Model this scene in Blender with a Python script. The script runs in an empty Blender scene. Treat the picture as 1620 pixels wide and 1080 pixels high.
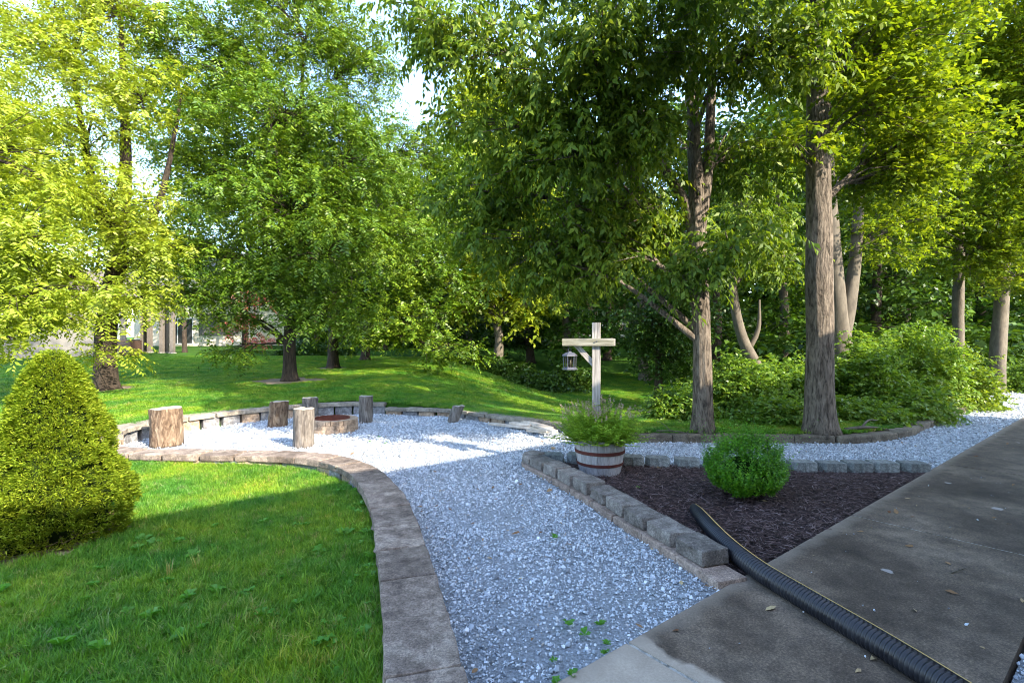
import bpy, bmesh, math, random
import numpy as np
from mathutils import Vector, Matrix

random.seed(7)
rng = np.random.default_rng(11)
scene = bpy.context.scene
COL = scene.collection

# ------------------------------------------------------------------ camera, sky, sun, exposure
cam_d = bpy.data.cameras.new('camera')
cam = bpy.data.objects.new('camera', cam_d)
COL.objects.link(cam)
cam.location = (0, 0, 1.5)
cam.rotation_euler = (math.radians(90), 0, 0)
cam_d.lens = 18.0
cam_d.sensor_width = 36.0
cam_d.clip_start = 0.05
cam_d.clip_end = 900
scene.camera = cam

SUN_AZ, SUN_EL = math.radians(132), math.radians(33)
world = bpy.data.worlds.new('World')
scene.world = world
world.use_nodes = True
wn = world.node_tree
bg = wn.nodes['Background']
sky = wn.nodes.new('ShaderNodeTexSky')
sky.sky_type = 'NISHITA'
sky.sun_disc = False
sky.sun_elevation = SUN_EL
sky.sun_rotation = SUN_AZ
sky.air_density = 1.0
sky.dust_density = 1.0
sky.ozone_density = 1.2
wn.links.new(sky.outputs[0], bg.inputs[0])
bg.inputs[1].default_value = 0.15

sun_d = bpy.data.lights.new('sun', 'SUN')
sun_d.energy = 2.4
sun_d.angle = math.radians(0.55)
sun_d.color = (1.0, 0.89, 0.72)
sun = bpy.data.objects.new('sun', sun_d)
COL.objects.link(sun)
sun.rotation_euler = Vector((math.sin(SUN_AZ) * math.cos(SUN_EL), math.cos(SUN_AZ) * math.cos(SUN_EL),
                             math.sin(SUN_EL))).to_track_quat('Z', 'Y').to_euler()

scene.view_settings.view_transform = 'Standard'
scene.view_settings.look = 'None'
scene.view_settings.gamma = 1.0
scene.view_settings.use_curve_mapping = False
scene.view_settings.exposure = 2.7
scene.render.engine = 'CYCLES'
scene.cycles.max_bounces = 7
scene.cycles.diffuse_bounces = 4
scene.cycles.glossy_bounces = 2
scene.cycles.transmission_bounces = 5
scene.cycles.transparent_max_bounces = 4
scene.cycles.caustics_reflective = False
scene.cycles.caustics_refractive = False
scene.cycles.use_denoising = True
scene.cycles.filter_width = 1.05

F = 810.0                       # focal length in photograph pixels


def G(x, y, z=0.0):
    """point of the plane at height z seen at photograph pixel x, y"""
    Y = F * (1.5 - z) / (y - 540.0)
    return ((x - 810.0) / F * Y, Y)


# ------------------------------------------------------------------ numpy value noise
def _hash(ix, iy, iz, seed):
    h = (ix * 374761393 + iy * 668265263 + iz * 2147483647 + seed * 1442695041) & 0xFFFFFFFF
    h = ((h ^ (h >> 13)) * 1274126177) & 0xFFFFFFFF
    h = h ^ (h >> 16)
    return (h & 0xFFFF) / 65535.0


def vnoise(x, y, z=0.0, seed=0):
    x, y, z = np.broadcast_arrays(np.asarray(x, float), np.asarray(y, float), np.asarray(z, float))
    ix, iy, iz = (np.floor(a).astype(np.int64) for a in (x, y, z))
    fx, fy, fz = x - ix, y - iy, z - iz
    fx, fy, fz = (a * a * (3 - 2 * a) for a in (fx, fy, fz))
    r = 0
    for dx in (0, 1):
        for dy in (0, 1):
            for dz in (0, 1):
                w = (fx if dx else 1 - fx) * (fy if dy else 1 - fy) * (fz if dz else 1 - fz)
                r = r + w * _hash(ix + dx, iy + dy, iz + dz, seed)
    return r * 2 - 1


def fbm(x, y, z=0.0, seed=0, oct=3):
    r, a, f = 0, 1.0, 1.0
    for k in range(oct):
        r = r + a * vnoise(np.asarray(x) * f, np.asarray(y) * f, np.asarray(z) * f, seed + k)
        a *= 0.5
        f *= 2.03
    return r


def sstep(a, b, x):
    t = np.clip((np.asarray(x, float) - a) / (b - a), 0, 1)
    return t * t * (3 - 2 * t)


# ------------------------------------------------------------------ materials
def mat(name, rough=0.8, spec=0.3):
    m = bpy.data.materials.new(name)
    m.use_nodes = True
    nt = m.node_tree
    b = nt.nodes['Principled BSDF']
    b.inputs['Roughness'].default_value = rough
    b.inputs['Specular IOR Level'].default_value = spec
    return m, nt, b


def node(nt, t, **kw):
    n = nt.nodes.new(t)
    for k, v in kw.items():
        if k.startswith('i_'):
            n.inputs[k[2:].replace('_', ' ')].default_value = v
        else:
            setattr(n, k, v)
    return n


def ramp(nt, fac, stops):
    r = nt.nodes.new('ShaderNodeValToRGB')
    e = r.color_ramp.elements
    while len(e) > 1:
        e.remove(e[-1])
    e[0].position, e[0].color = stops[0][0], (*stops[0][1], 1)
    for p, c in stops[1:]:
        q = e.new(p)
        q.color = (*c, 1)
    nt.links.new(fac, r.inputs[0])
    return r.outputs[0]


def noise_tex(nt, scale, detail=4, rough=0.6, stretch=None, dist=0.0, coord='Object'):
    tc = nt.nodes.new('ShaderNodeTexCoord')
    out = tc.outputs[coord]
    if stretch:
        mp = nt.nodes.new('ShaderNodeMapping')
        mp.inputs['Scale'].default_value = stretch
        nt.links.new(out, mp.inputs[0])
        out = mp.outputs[0]
    n = node(nt, 'ShaderNodeTexNoise')
    n.inputs['Scale'].default_value = scale
    n.inputs['Detail'].default_value = detail
    n.inputs['Roughness'].default_value = rough
    n.inputs['Distortion'].default_value = dist
    nt.links.new(out, n.inputs['Vector'])
    return n.outputs['Fac']


def mix(nt, a, b, f, mode='MIX'):
    m = nt.nodes.new('ShaderNodeMix')
    m.data_type = 'RGBA'
    m.blend_type = mode
    for s, v in ((m.inputs['Factor'], f), (m.inputs['A'], a), (m.inputs['B'], b)):
        if hasattr(v, 'links'):
            nt.links.new(v, s)
        elif isinstance(v, (int, float)):
            s.default_value = v
        else:
            s.default_value = (*v, 1)
    return m.outputs['Result']


def bump(nt, b, h, strength=0.5, dist=0.01):
    n = nt.nodes.new('ShaderNodeBump')
    n.inputs['Strength'].default_value = strength
    n.inputs['Distance'].default_value = dist
    nt.links.new(h, n.inputs['Height'])
    nt.links.new(n.outputs[0], b.inputs['Normal'])


SPECK = {'cast_cap_stone', 'weathered_cap_stone', 'mossy_edging_stone', 'tan_wall_block', 'grey_wall_block', 'split_face_block', 'grey_green_block', 'pinkish_base_block', 'pale_fire_pit_block'}


def m_noise(name, stops, scale, rough=0.85, spec=0.25, detail=6, stretch=None, bstr=0.6, bdist=0.01, bscale=None, dist=0.0, rnd=0.0):
    m, nt, b = mat(name, rough, spec)
    f = noise_tex(nt, scale, detail, 0.65, stretch, dist)
    c = ramp(nt, f, stops)
    if name in SPECK:
        c = mix(nt, c, ramp(nt, noise_tex(nt, 85, 5, .8), [(.36, (.55, .55, .55)), (.5, (1, 1, 1)), (.66, (1.7, 1.65, 1.6))]), 1.0, 'MULTIPLY')
        c = mix(nt, c, ramp(nt, noise_tex(nt, 14, 5, .7), [(.38, (.72, .71, .70)), (.6, (1.15, 1.15, 1.15))]), 1.0, 'MULTIPLY')
    if rnd:
        oi = nt.nodes.new('ShaderNodeObjectInfo')
        mr = nt.nodes.new('ShaderNodeMapRange')
        nt.links.new(oi.outputs['Random'], mr.inputs[0])
        mr.inputs[3].default_value = 1 - rnd
        mr.inputs[4].default_value = 1 + rnd
        vm = nt.nodes.new('ShaderNodeVectorMath')
        vm.operation = 'SCALE'
        nt.links.new(c, vm.inputs[0])
        nt.links.new(mr.outputs[0], vm.inputs['Scale'])
        c = vm.outputs[0]
    nt.links.new(c, b.inputs['Base Color'])
    h = noise_tex(nt, bscale or scale * 3, 5, 0.7, stretch)
    bump(nt, b, h, bstr, bdist)
    return m


def leaf_mat(name, dark, mid, light, trans=0.4, rough=0.42, spec=0.4, tint=(1.5, 1.35, 0.5)):
    m, nt, b = mat(name, rough, spec)
    geo = nt.nodes.new('ShaderNodeNewGeometry')
    big = noise_tex(nt, 0.55, 3, 0.6)
    a = nt.nodes.new('ShaderNodeMath')
    a.operation = 'MULTIPLY_ADD'
    nt.links.new(geo.outputs['Random Per Island'], a.inputs[0])
    a.inputs[1].default_value = 0.6
    s = nt.nodes.new('ShaderNodeMath')
    s.operation = 'MULTIPLY_ADD'
    nt.links.new(big, s.inputs[0])
    s.inputs[1].default_value = 0.9
    s.inputs[2].default_value = -0.25
    nt.links.new(s.outputs[0], a.inputs[2])
    c = ramp(nt, a.outputs[0], [(0.05, dark), (0.5, mid), (0.95, light)])
    nt.links.new(c, b.inputs['Base Color'])
    tr = nt.nodes.new('ShaderNodeBsdfTranslucent')
    tc = mix(nt, c, tint, 1.0, 'MULTIPLY')
    nt.links.new(tc, tr.inputs[0])
    ms = nt.nodes.new('ShaderNodeMixShader')
    ms.inputs[0].default_value = trans
    nt.links.new(b.outputs[0], ms.inputs[1])
    nt.links.new(tr.outputs[0], ms.inputs[2])
    nt.links.new(ms.outputs[0], nt.nodes['Material Output'].inputs[0])
    return m


def flat(name, c, rough=0.7, spec=0.3, metal=0.0):
    m, nt, b = mat(name, rough, spec)
    b.inputs['Metallic'].default_value = metal
    f = noise_tex(nt, 9, 4)
    nt.links.new(ramp(nt, f, [(0.3, tuple(v * 0.82 for v in c)), (0.7, tuple(min(1, v * 1.12) for v in c))]), b.inputs['Base Color'])
    return m


M = {}
M['bark'] = m_noise('furrowed_bark', [(0.36, (.040, .032, .024)), (0.5, (.15, .122, .095)), (0.70, (.28, .235, .185))], 7, stretch=(3.6, 3.6, .8), bstr=1.0, bdist=0.05, bscale=9, dist=.6)
M['bark_dark'] = m_noise('dark_bark', [(0.3, (.02, .016, .013)), (0.75, (.10, .075, .055))], 8, stretch=(4, 4, .6), bstr=1, bdist=.04)
M['bark_smooth'] = m_noise('smooth_grey_bark', [(0.3, (.075, .064, .05)), (0.75, (.165, .142, .11))], 5, stretch=(2, 2, .8), bstr=.5, bdist=.015)
M['cap'] = m_noise('cast_cap_stone', [(0.32, (.10, .078, .065)), (0.5, (.205, .163, .135)), (0.7, (.34, .285, .235))], 5.5, detail=9, bscale=90, bstr=.9, bdist=.010, rnd=.24)
M['cap_far'] = m_noise('weathered_cap_stone', [(0.25, (.15, .13, .105)), (0.75, (.36, .32, .26))], 4, detail=8, bscale=70, bstr=.5, bdist=.006, rnd=.12)
M['timber_cap'] = m_noise('mossy_edging_stone', [(0.25, (.07, .06, .045)), (0.55, (.15, .13, .10)), (0.8, (.24, .21, .16))], 4, detail=8, bscale=60, bstr=.5, bdist=.006, rnd=.1)
M['block_tan'] = m_noise('tan_wall_block', [(0.25, (.27, .19, .13)), (0.75, (.50, .38, .27))], 7, bscale=50, bstr=.8, bdist=.01, rnd=.15)
M['block_grey'] = m_noise('grey_wall_block', [(0.25, (.13, .13, .14)), (0.75, (.30, .30, .30))], 7, bscale=50, bstr=.8, bdist=.01, rnd=.2)
M['block_bed'] = m_noise('split_face_block', [(0.2, (.085, .075, .068)), (0.5, (.19, .17, .155)), (0.8, (.33, .31, .28))], 8, detail=9, bscale=55, bstr=1.0, bdist=.012, rnd=.15)
M['block_back'] = m_noise('grey_green_block', [(0.2, (.12, .13, .125)), (0.5, (.22, .235, .23)), (0.8, (.33, .34, .32))], 7, bscale=60, bstr=.7, bdist=.008, rnd=.18)
M['base_block'] = m_noise('pinkish_base_block', [(0.2, (.20, .145, .115)), (0.8, (.38, .30, .25))], 9, bscale=70, bstr=.8, bdist=.008, rnd=.1)
M['pit_block'] = m_noise('pale_fire_pit_block', [(0.3, (.25, .17, .115)), (0.7, (.50, .38, .27))], 8, bscale=60, bstr=.7, bdist=.006, rnd=.12)
M['rust'] = m_noise('rusty_steel', [(0.2, (.06, .018, .012)), (0.8, (.17, .055, .035))], 14, rough=.8, bstr=.4, bdist=.003)
M['hoop'] = m_noise('rusty_hoop', [(0.2, (.06, .018, .016)), (0.8, (.15, .045, .035))], 20, rough=.7, bstr=.4, bdist=.002)
M['ash'] = m_noise('ash', [(0.3, (.05, .05, .05)), (0.7, (.2, .19, .18))], 20)
M['weathered'] = m_noise('weathered_timber', [(0.30, (.10, .088, .076)), (0.5, (.30, .275, .25)), (0.7, (.47, .44, .40))], 5, stretch=(9, 9, .5), bstr=.7, bdist=.006, bscale=8)
M['weathered_h'] = m_noise('mossy_timber', [(0.32, (.11, .10, .06)), (0.5, (.27, .255, .20)), (0.7, (.40, .385, .33))], 5, stretch=(.5, 9, 9), bstr=.7, bdist=.006, bscale=8)
M['stave'] = m_noise('grey_barrel_stave', [(0.25, (.19, .18, .185)), (0.5, (.36, .35, .36)), (0.8, (.50, .49, .50))], 6, stretch=(9, 9, .6), bstr=.6, bdist=.004, rnd=.15)
M['lantern'] = flat('grey_lantern_metal', (.075, .08, .105), .45, .5)
M['candle'] = flat('ivory_candle', (.75, .70, .55), .5)
M['soil'] = m_noise('potting_soil', [(0.3, (.03, .02, .014)), (0.7, (.09, .06, .04))], 20)
M['dirt'] = m_noise('bare_dirt', [(0.3, (.12, .085, .05)), (0.7, (.30, .23, .15))], 9, bscale=30)
M['gravel_bed'] = m_noise('gravel_bed', [(0.35, (.17, .185, .20)), (0.6, (.38, .41, .45))], 60, bscale=70, bstr=1, bdist=.02)
M['mulch_bed'] = m_noise('mulch_bed', [(0.3, (.012, .008, .009)), (0.7, (.06, .038, .040))], 40, bscale=60, bstr=1, bdist=.02)
M['log_bark'] = m_noise('weathered_log_wood', [(0.34, (.045, .030, .020)), (0.47, (.13, .085, .055)), (0.60, (.23, .17, .115)), (0.78, (.38, .31, .235))], 5.5, stretch=(3, 3, .8), bstr=1, bdist=.03, bscale=11, dist=1.2, rnd=.15)
M['log_grey'] = m_noise('silvery_log_wood', [(0.34, (.06, .05, .043)), (0.52, (.15, .13, .112)), (0.74, (.31, .28, .245))], 6, stretch=(4, 4, .6), bstr=1, bdist=.02, bscale=10, dist=.6, rnd=.1)
M['log_top'] = m_noise('log_cut_face', [(0.3, (.20, .17, .13)), (0.7, (.46, .41, .34))], 9, bstr=.6)
M['plank'] = m_noise('pale_stone_strip', [(0.3, (.45, .36, .28)), (0.7, (.68, .60, .52))], 8, rnd=.1)

# concrete walk
m, nt, b = mat('mildewed_concrete', .78, .35)
tc = nt.nodes.new('ShaderNodeTexCoord')
big = noise_tex(nt, .9, 7, .62)
mid_ = noise_tex(nt, 6, 8, .7)
fine = noise_tex(nt, 75, 6, .8)
c = ramp(nt, big, [(0.34, (.052, .038, .029)), (0.5, (.108, .082, .062)), (0.66, (.20, .158, .122))])
c = mix(nt, c, ramp(nt, mid_, [(0.35, (.6, .6, .6)), (0.65, (1.3, 1.27, 1.22))]), 1.0, 'MULTIPLY')
c = mix(nt, c, ramp(nt, fine, [(0.36, (.50, .50, .50)), (0.52, (1, 1, 1)), (0.66, (1.9, 1.85, 1.8))]), 1.0, 'MULTIPLY')
sep = nt.nodes.new('ShaderNodeSeparateXYZ')
nt.links.new(tc.outputs['Object'], sep.inputs[0])
# cleaner, unstained stretch at the near end of the walk, with a wavy border
ad = node(nt, 'ShaderNodeMath', operation='MULTIPLY_ADD')
nt.links.new(noise_tex(nt, 3.0, 3), ad.inputs[0])
ad.inputs[1].default_value = -.30
nt.links.new(sep.outputs[0], ad.inputs[2])
clean = node(nt, 'ShaderNodeMapRange')
clean.inputs[1].default_value = .44
clean.inputs[2].default_value = .40
nt.links.new(ad.outputs[0], clean.inputs[0])
cc = ramp(nt, noise_tex(nt, 4, 6), [(0.3, (.33, .27, .21)), (0.7, (.48, .40, .32))])
cc = mix(nt, cc, ramp(nt, fine, [(0.35, (.8, .8, .8)), (0.7, (1.15, 1.15, 1.15))]), 1.0, 'MULTIPLY')
c = mix(nt, c, cc, clean.outputs[0])
# paler rubbed margin along the gravel edge
ed = node(nt, 'ShaderNodeMath', operation='MULTIPLY_ADD')
nt.links.new(noise_tex(nt, 7, 5), ed.inputs[0])
ed.inputs[1].default_value = .16
nt.links.new(sep.outputs[1], ed.inputs[2])
em = node(nt, 'ShaderNodeMapRange')
em.inputs[1].default_value = -.03
em.inputs[2].default_value = .09
nt.links.new(ed.outputs[0], em.inputs[0])
em.inputs[4].default_value = .65
c = mix(nt, c, (.30, .25, .20), em.outputs[0])
# lichen spots
vor = node(nt, 'ShaderNodeTexVoronoi')
vor.inputs['Scale'].default_value = 2.3
dv = nt.nodes.new('ShaderNodeVectorMath'); dv.operation = 'ADD'
nz = node(nt, 'ShaderNodeTexNoise'); nz.inputs['Scale'].default_value = 25
nt.links.new(tc.outputs['Object'], nz.inputs['Vector'])
sc_ = nt.nodes.new('ShaderNodeVectorMath'); sc_.operation = 'SCALE'; sc_.inputs['Scale'].default_value = .05
nt.links.new(nz.outputs['Color'], sc_.inputs[0])
nt.links.new(tc.outputs['Object'], dv.inputs[0]); nt.links.new(sc_.outputs[0], dv.inputs[1])
nt.links.new(dv.outputs[0], vor.inputs['Vector'])
rr = node(nt, 'ShaderNodeMapRange')
sepc = nt.nodes.new('ShaderNodeSeparateColor')
nt.links.new(vor.outputs['Color'], sepc.inputs[0])
thr = node(nt, 'ShaderNodeMath', operation='MULTIPLY'); nt.links.new(sepc.outputs[0], thr.inputs[0]); thr.inputs[1].default_value = .115
sb = node(nt, 'ShaderNodeMath', operation='SUBTRACT'); nt.links.new(thr.outputs[0], sb.inputs[0]); nt.links.new(vor.outputs['Distance'], sb.inputs[1])
nt.links.new(sb.outputs[0], rr.inputs[0]); rr.inputs[1].default_value = 0.0; rr.inputs[2].default_value = .02; rr.inputs[4].default_value = .8
c = mix(nt, c, (.42, .38, .36), rr.outputs[0])
nt.links.new(c, b.inputs['Base Color'])
bump(nt, b, noise_tex(nt, 120, 4), .35, .004)
M['concrete'] = m

# lawn soil under the blades
m, nt, b = mat('lawn_thatch', .9, .1)
f1 = noise_tex(nt, 1.3, 6, .6)
f2 = noise_tex(nt, 38, 5, .7)
c = ramp(nt, f1, [(0.3, (.030, .085, .010)), (0.55, (.050, .125, .014)), (0.75, (.085, .165, .022))])
c = mix(nt, c, ramp(nt, f2, [(0.3, (.55, .6, .5)), (0.7, (1.35, 1.3, 1.2))]), 1.0, 'MULTIPLY')
nt.links.new(c, b.inputs['Base Color'])
bump(nt, b, f2, 1.0, .05)
M['lawn'] = m


def stone_mat(name, stops, rough=.55, spec=.35):
    m, nt, b = mat(name, rough, spec)
    oi = nt.nodes.new('ShaderNodeObjectInfo')
    c = ramp(nt, oi.outputs['Random'], stops)
    n = noise_tex(nt, 40, 4)
    c = mix(nt, c, ramp(nt, n, [(0.3, (.75, .76, .78)), (0.7, (1.12, 1.12, 1.12))]), 1.0, 'MULTIPLY')
    nt.links.new(c, b.inputs['Base Color'])
    return m


M['stone'] = stone_mat('crushed_white_stone', [(0, (.16, .17, .18)), (.15, (.34, .38, .42)), (.5, (.54, .59, .65)), (.85, (.70, .74, .79)), (.97, (.80, .82, .84)), (1, (.45, .36, .28))])
M['chip'] = stone_mat('shredded_bark', [(0, (.018, .011, .010)), (.5, (.080, .046, .042)), (.85, (.150, .098, .090)), (1, (.24, .185, .18))], .75)
M['blade'] = stone_mat('grass_blade', [(0, (.080, .200, .016)), (.5, (.150, .320, .026)), (.88, (.24, .40, .045)), (1, (.34, .32, .12))], .5, .3)
mb = M['blade'].node_tree
geo_ = mb.nodes.new('ShaderNodeNewGeometry')
nz_ = node(mb, 'ShaderNodeTexNoise'); nz_.inputs['Scale'].default_value = 1.5; nz_.inputs['Detail'].default_value = 4
mb.links.new(geo_.outputs['Position'], nz_.inputs['Vector'])
bb_ = mb.nodes['Principled BSDF']
old_ = bb_.inputs['Base Color'].links[0].from_socket
gcol_ = mix(mb, old_, ramp(mb, nz_.outputs['Fac'], [(.34, (.55, .82, .95)), (.5, (1, 1, 1)), (.66, (1.5, 1.18, .9))]), 1.0, 'MULTIPLY')
mb.links.new(gcol_, bb_.inputs['Base Color'])
gtr_ = mb.nodes.new('ShaderNodeBsdfTranslucent')
mb.links.new(mix(mb, gcol_, (1.35, 1.3, .7), 1.0, 'MULTIPLY'), gtr_.inputs[0])
gms_ = mb.nodes.new('ShaderNodeMixShader')
gms_.inputs[0].default_value = .38
mb.links.new(bb_.outputs[0], gms_.inputs[1])
mb.links.new(gtr_.outputs[0], gms_.inputs[2])
mb.links.new(gms_.outputs[0], mb.nodes['Material Output'].inputs[0])
M['weed'] = leaf_mat('weed_leaf', (.05, .17, .015), (.09, .27, .03), (.14, .36, .05))
M['litter'] = stone_mat('dead_leaf', [(0, (.16, .07, .03)), (.5, (.30, .18, .09)), (1, (.46, .36, .20))], .8)

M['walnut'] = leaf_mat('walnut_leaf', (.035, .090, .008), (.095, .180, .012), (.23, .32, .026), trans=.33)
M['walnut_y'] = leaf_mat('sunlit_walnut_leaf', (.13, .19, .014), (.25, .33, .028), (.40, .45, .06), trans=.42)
M['ash_leaf'] = leaf_mat('ash_leaf', (.032, .085, .010), (.070, .155, .015), (.145, .25, .025), trans=.34)
M['elm'] = leaf_mat('hackberry_leaf', (.042, .095, .010), (.105, .180, .016), (.24, .315, .03), trans=.42, spec=.32, rough=.5)
M['maple'] = leaf_mat('maple_leaf', (.058, .11, .008), (.145, .225, .012), (.28, .35, .028), trans=.45)
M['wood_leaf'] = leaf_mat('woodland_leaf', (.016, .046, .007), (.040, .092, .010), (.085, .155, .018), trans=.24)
M['shrub'] = leaf_mat('honeysuckle_leaf', (.060, .14, .016), (.13, .24, .028), (.26, .36, .07), trans=.42, spec=.5)
M['box'] = leaf_mat('boxwood_leaf', (.026, .11, .006), (.085, .27, .012), (.24, .48, .030), trans=.3, spec=.5)
M['herb'] = leaf_mat('herb_leaf', (.12, .24, .02), (.24, .42, .04), (.38, .56, .08), trans=.35)
M['flower'] = leaf_mat('dusty_pink_floret', (.30, .22, .16), (.42, .32, .25), (.55, .44, .38), trans=.25, tint=(1.1, .9, .9))
M['spruce'] = leaf_mat('spruce_needle', (.085, .165, .014), (.24, .33, .026), (.46, .52, .055), trans=.36, spec=.2)
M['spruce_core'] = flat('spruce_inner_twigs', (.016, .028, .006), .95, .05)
M['redleaf'] = leaf_mat('red_maple_leaf', (.30, .06, .05), (.5, .14, .11), (.65, .28, .2), tint=(1.3, .8, .7))
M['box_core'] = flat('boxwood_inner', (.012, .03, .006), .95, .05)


# ------------------------------------------------------------------ object helpers
def link(o, parent=None):
    COL.objects.link(o)
    if parent is not None:
        o.parent = parent
    return o


def mobj(name, V, Fc, m, parent=None, smooth=False):
    me = bpy.data.meshes.new(name)
    me.from_pydata([tuple(v) for v in V], [], [tuple(f) for f in Fc])
    for mm in (m if isinstance(m, (list, tuple)) else [m]):
        me.materials.append(mm)
    if smooth:
        me.polygons.foreach_set('use_smooth', [True] * len(me.polygons))
    me.update()
    return link(bpy.data.objects.new(name, me), parent)


def quads(name, V, Q, m, parent=None, smooth=False):
    """big meshes from numpy arrays, faces all quads"""
    me = bpy.data.meshes.new(name)
    n, q = len(V), len(Q)
    me.vertices.add(n)
    me.vertices.foreach_set('co', np.asarray(V, np.float32).ravel())
    me.loops.add(q * 4)
    me.loops.foreach_set('vertex_index', np.asarray(Q, np.int32).ravel())
    me.polygons.add(q)
    me.polygons.foreach_set('loop_start', np.arange(0, q * 4, 4, dtype=np.int32))
    me.materials.append(m)
    if smooth:
        me.polygons.foreach_set('use_smooth', np.ones(q, bool))
    me.update(calc_edges=True)
    return link(bpy.data.objects.new(name, me), parent)


def empty(name, loc=(0, 0, 0), rz=0.0):
    o = bpy.data.objects.new(name, None)
    o.empty_display_size = .2
    o.location = loc
    o.rotation_euler = (0, 0, rz)
    return link(o)


def tag(o, label, cat, group=None):
    o['label'] = label
    o['category'] = cat
    if group:
        o['group'] = group
    return o


def kind(o, k):
    o['kind'] = k
    return o


def tube(pts, rad, sides=8, cap=True, rfun=None):
    P = [Vector(p) for p in pts]
    n = len(P)
    T = [(P[min(i + 1, n - 1)] - P[max(i - 1, 0)]).normalized() for i in range(n)]
    up = Vector((1, 0, 0)) if abs(T[0].x) < .9 else Vector((0, 1, 0))
    N = (up - T[0] * up.dot(T[0])).normalized()
    V, Fc = [], []
    for i in range(n):
        N = (N - T[i] * N.dot(T[i])).normalized()
        Bn = T[i].cross(N)
        for k in range(sides):
            a = 2 * math.pi * k / sides
            r = rad[i] if rfun is None else rfun(i, a, rad[i], P[i])
            V.append(P[i] + (N * math.cos(a) + Bn * math.sin(a)) * r)
    for i in range(n - 1):
        for k in range(sides):
            k2 = (k + 1) % sides
            Fc.append((i * sides + k, i * sides + k2, (i + 1) * sides + k2, (i + 1) * sides + k))
    if cap:
        Fc.append(tuple(range(sides - 1, -1, -1)))
        Fc.append(tuple((n - 1) * sides + k for k in range(sides)))
    return V, Fc


def catmull(pts, step):
    P = [np.array(p, float) for p in pts]
    P = [2 * P[0] - P[1]] + P + [2 * P[-1] - P[-2]]
    out = []
    for i in range(1, len(P) - 2):
        d = np.linalg.norm(P[i + 1] - P[i])
        n = max(2, int(d / step))
        for k in range(n):
            t = k / n
            out.append(.5 * ((2 * P[i]) + (-P[i - 1] + P[i + 1]) * t + (2 * P[i - 1] - 5 * P[i] + 4 * P[i + 1] - P[i + 2]) * t * t
                             + (-P[i - 1] + 3 * P[i] - 3 * P[i + 1] + P[i + 2]) * t ** 3))
    out.append(P[-2])
    return np.array(out)


def box_geo(x0, x1, y0, y1, z0, z1):
    V = [(x0, y0, z0), (x1, y0, z0), (x1, y1, z0), (x0, y1, z0), (x0, y0, z1), (x1, y0, z1), (x1, y1, z1), (x0, y1, z1)]
    Fc = [(0, 3, 2, 1), (4, 5, 6, 7), (0, 1, 5, 4), (1, 2, 6, 5), (2, 3, 7, 6), (3, 0, 4, 7)]
    return V, Fc


def merge(parts):
    V, Fc = [], []
    for v, f in parts:
        o = len(V)
        V += list(v)
        Fc += [tuple(i + o for i in q) for q in f]
    return V, Fc


def box(name, x0, x1, y0, y1, z0, z1, m, parent=None, bev=0.0):
    V, Fc = box_geo(x0, x1, y0, y1, z0, z1)
    if bev:
        return bevelled(name, V, Fc, m, parent, bev)
    return mobj(name, V, Fc, m, parent)


def bevelled(name, V, Fc, m, parent=None, bev=.01, rough=0.0, cuts=0, seed=0):
    bm = bmesh.new()
    vs = [bm.verts.new(v) for v in V]
    for f in Fc:
        bm.faces.new([vs[i] for i in f])
    if cuts:
        bmesh.ops.subdivide_edges(bm, edges=bm.edges[:], cuts=cuts, use_grid_fill=True)
        if rough:
            co = np.array([v.co[:] for v in bm.verts])
            s = 9.0
            for k in range(3):
                d = fbm(co[:, 0] * s + 7 * k, co[:, 1] * s, co[:, 2] * s * 1.3, seed + 11 * k, 2) * rough
                for v, dd in zip(bm.verts, d):
                    v.co[k] += dd * (.45 if k == 2 else 1)
    if bev:
        sharp = [e for e in bm.edges if len(e.link_faces) == 2 and e.calc_face_angle(0) > .7]
        bmesh.ops.bevel(bm, geom=sharp, offset=bev, segments=1 if cuts == 0 else 2, profile=.6, affect='EDGES', clamp_overlap=True)
    bmesh.ops.recalc_face_normals(bm, faces=bm.faces[:])
    me = bpy.data.meshes.new(name)
    bm.to_mesh(me)
    bm.free()
    for mm in (m if isinstance(m, (list, tuple)) else [m]):
        me.materials.append(mm)
    if cuts:
        me.polygons.foreach_set('use_smooth', [False] * len(me.polygons))
    return link(bpy.data.objects.new(name, me), parent)


def hull_rock(seed, flat_=.6, n=11):
    r = random.Random(seed)
    bm = bmesh.new()
    for _ in range(n):
        v = Vector((r.gauss(0, 1), r.gauss(0, 1), r.gauss(0, 1))).normalized() * r.uniform(.75, 1)
        bm.verts.new((v.x * r.uniform(.8, 1.1), v.y * .8, v.z * flat_))
    bmesh.ops.convex_hull(bm, input=bm.verts[:])
    for v in [v for v in bm.verts if not v.link_faces]:
        bm.verts.remove(v)
    bm.verts.index_update()
    V = [tuple(v.co) for v in bm.verts]
    Fc = [tuple(v.index for v in f.verts) for f in bm.faces]
    bm.free()
    return V, Fc


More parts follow.
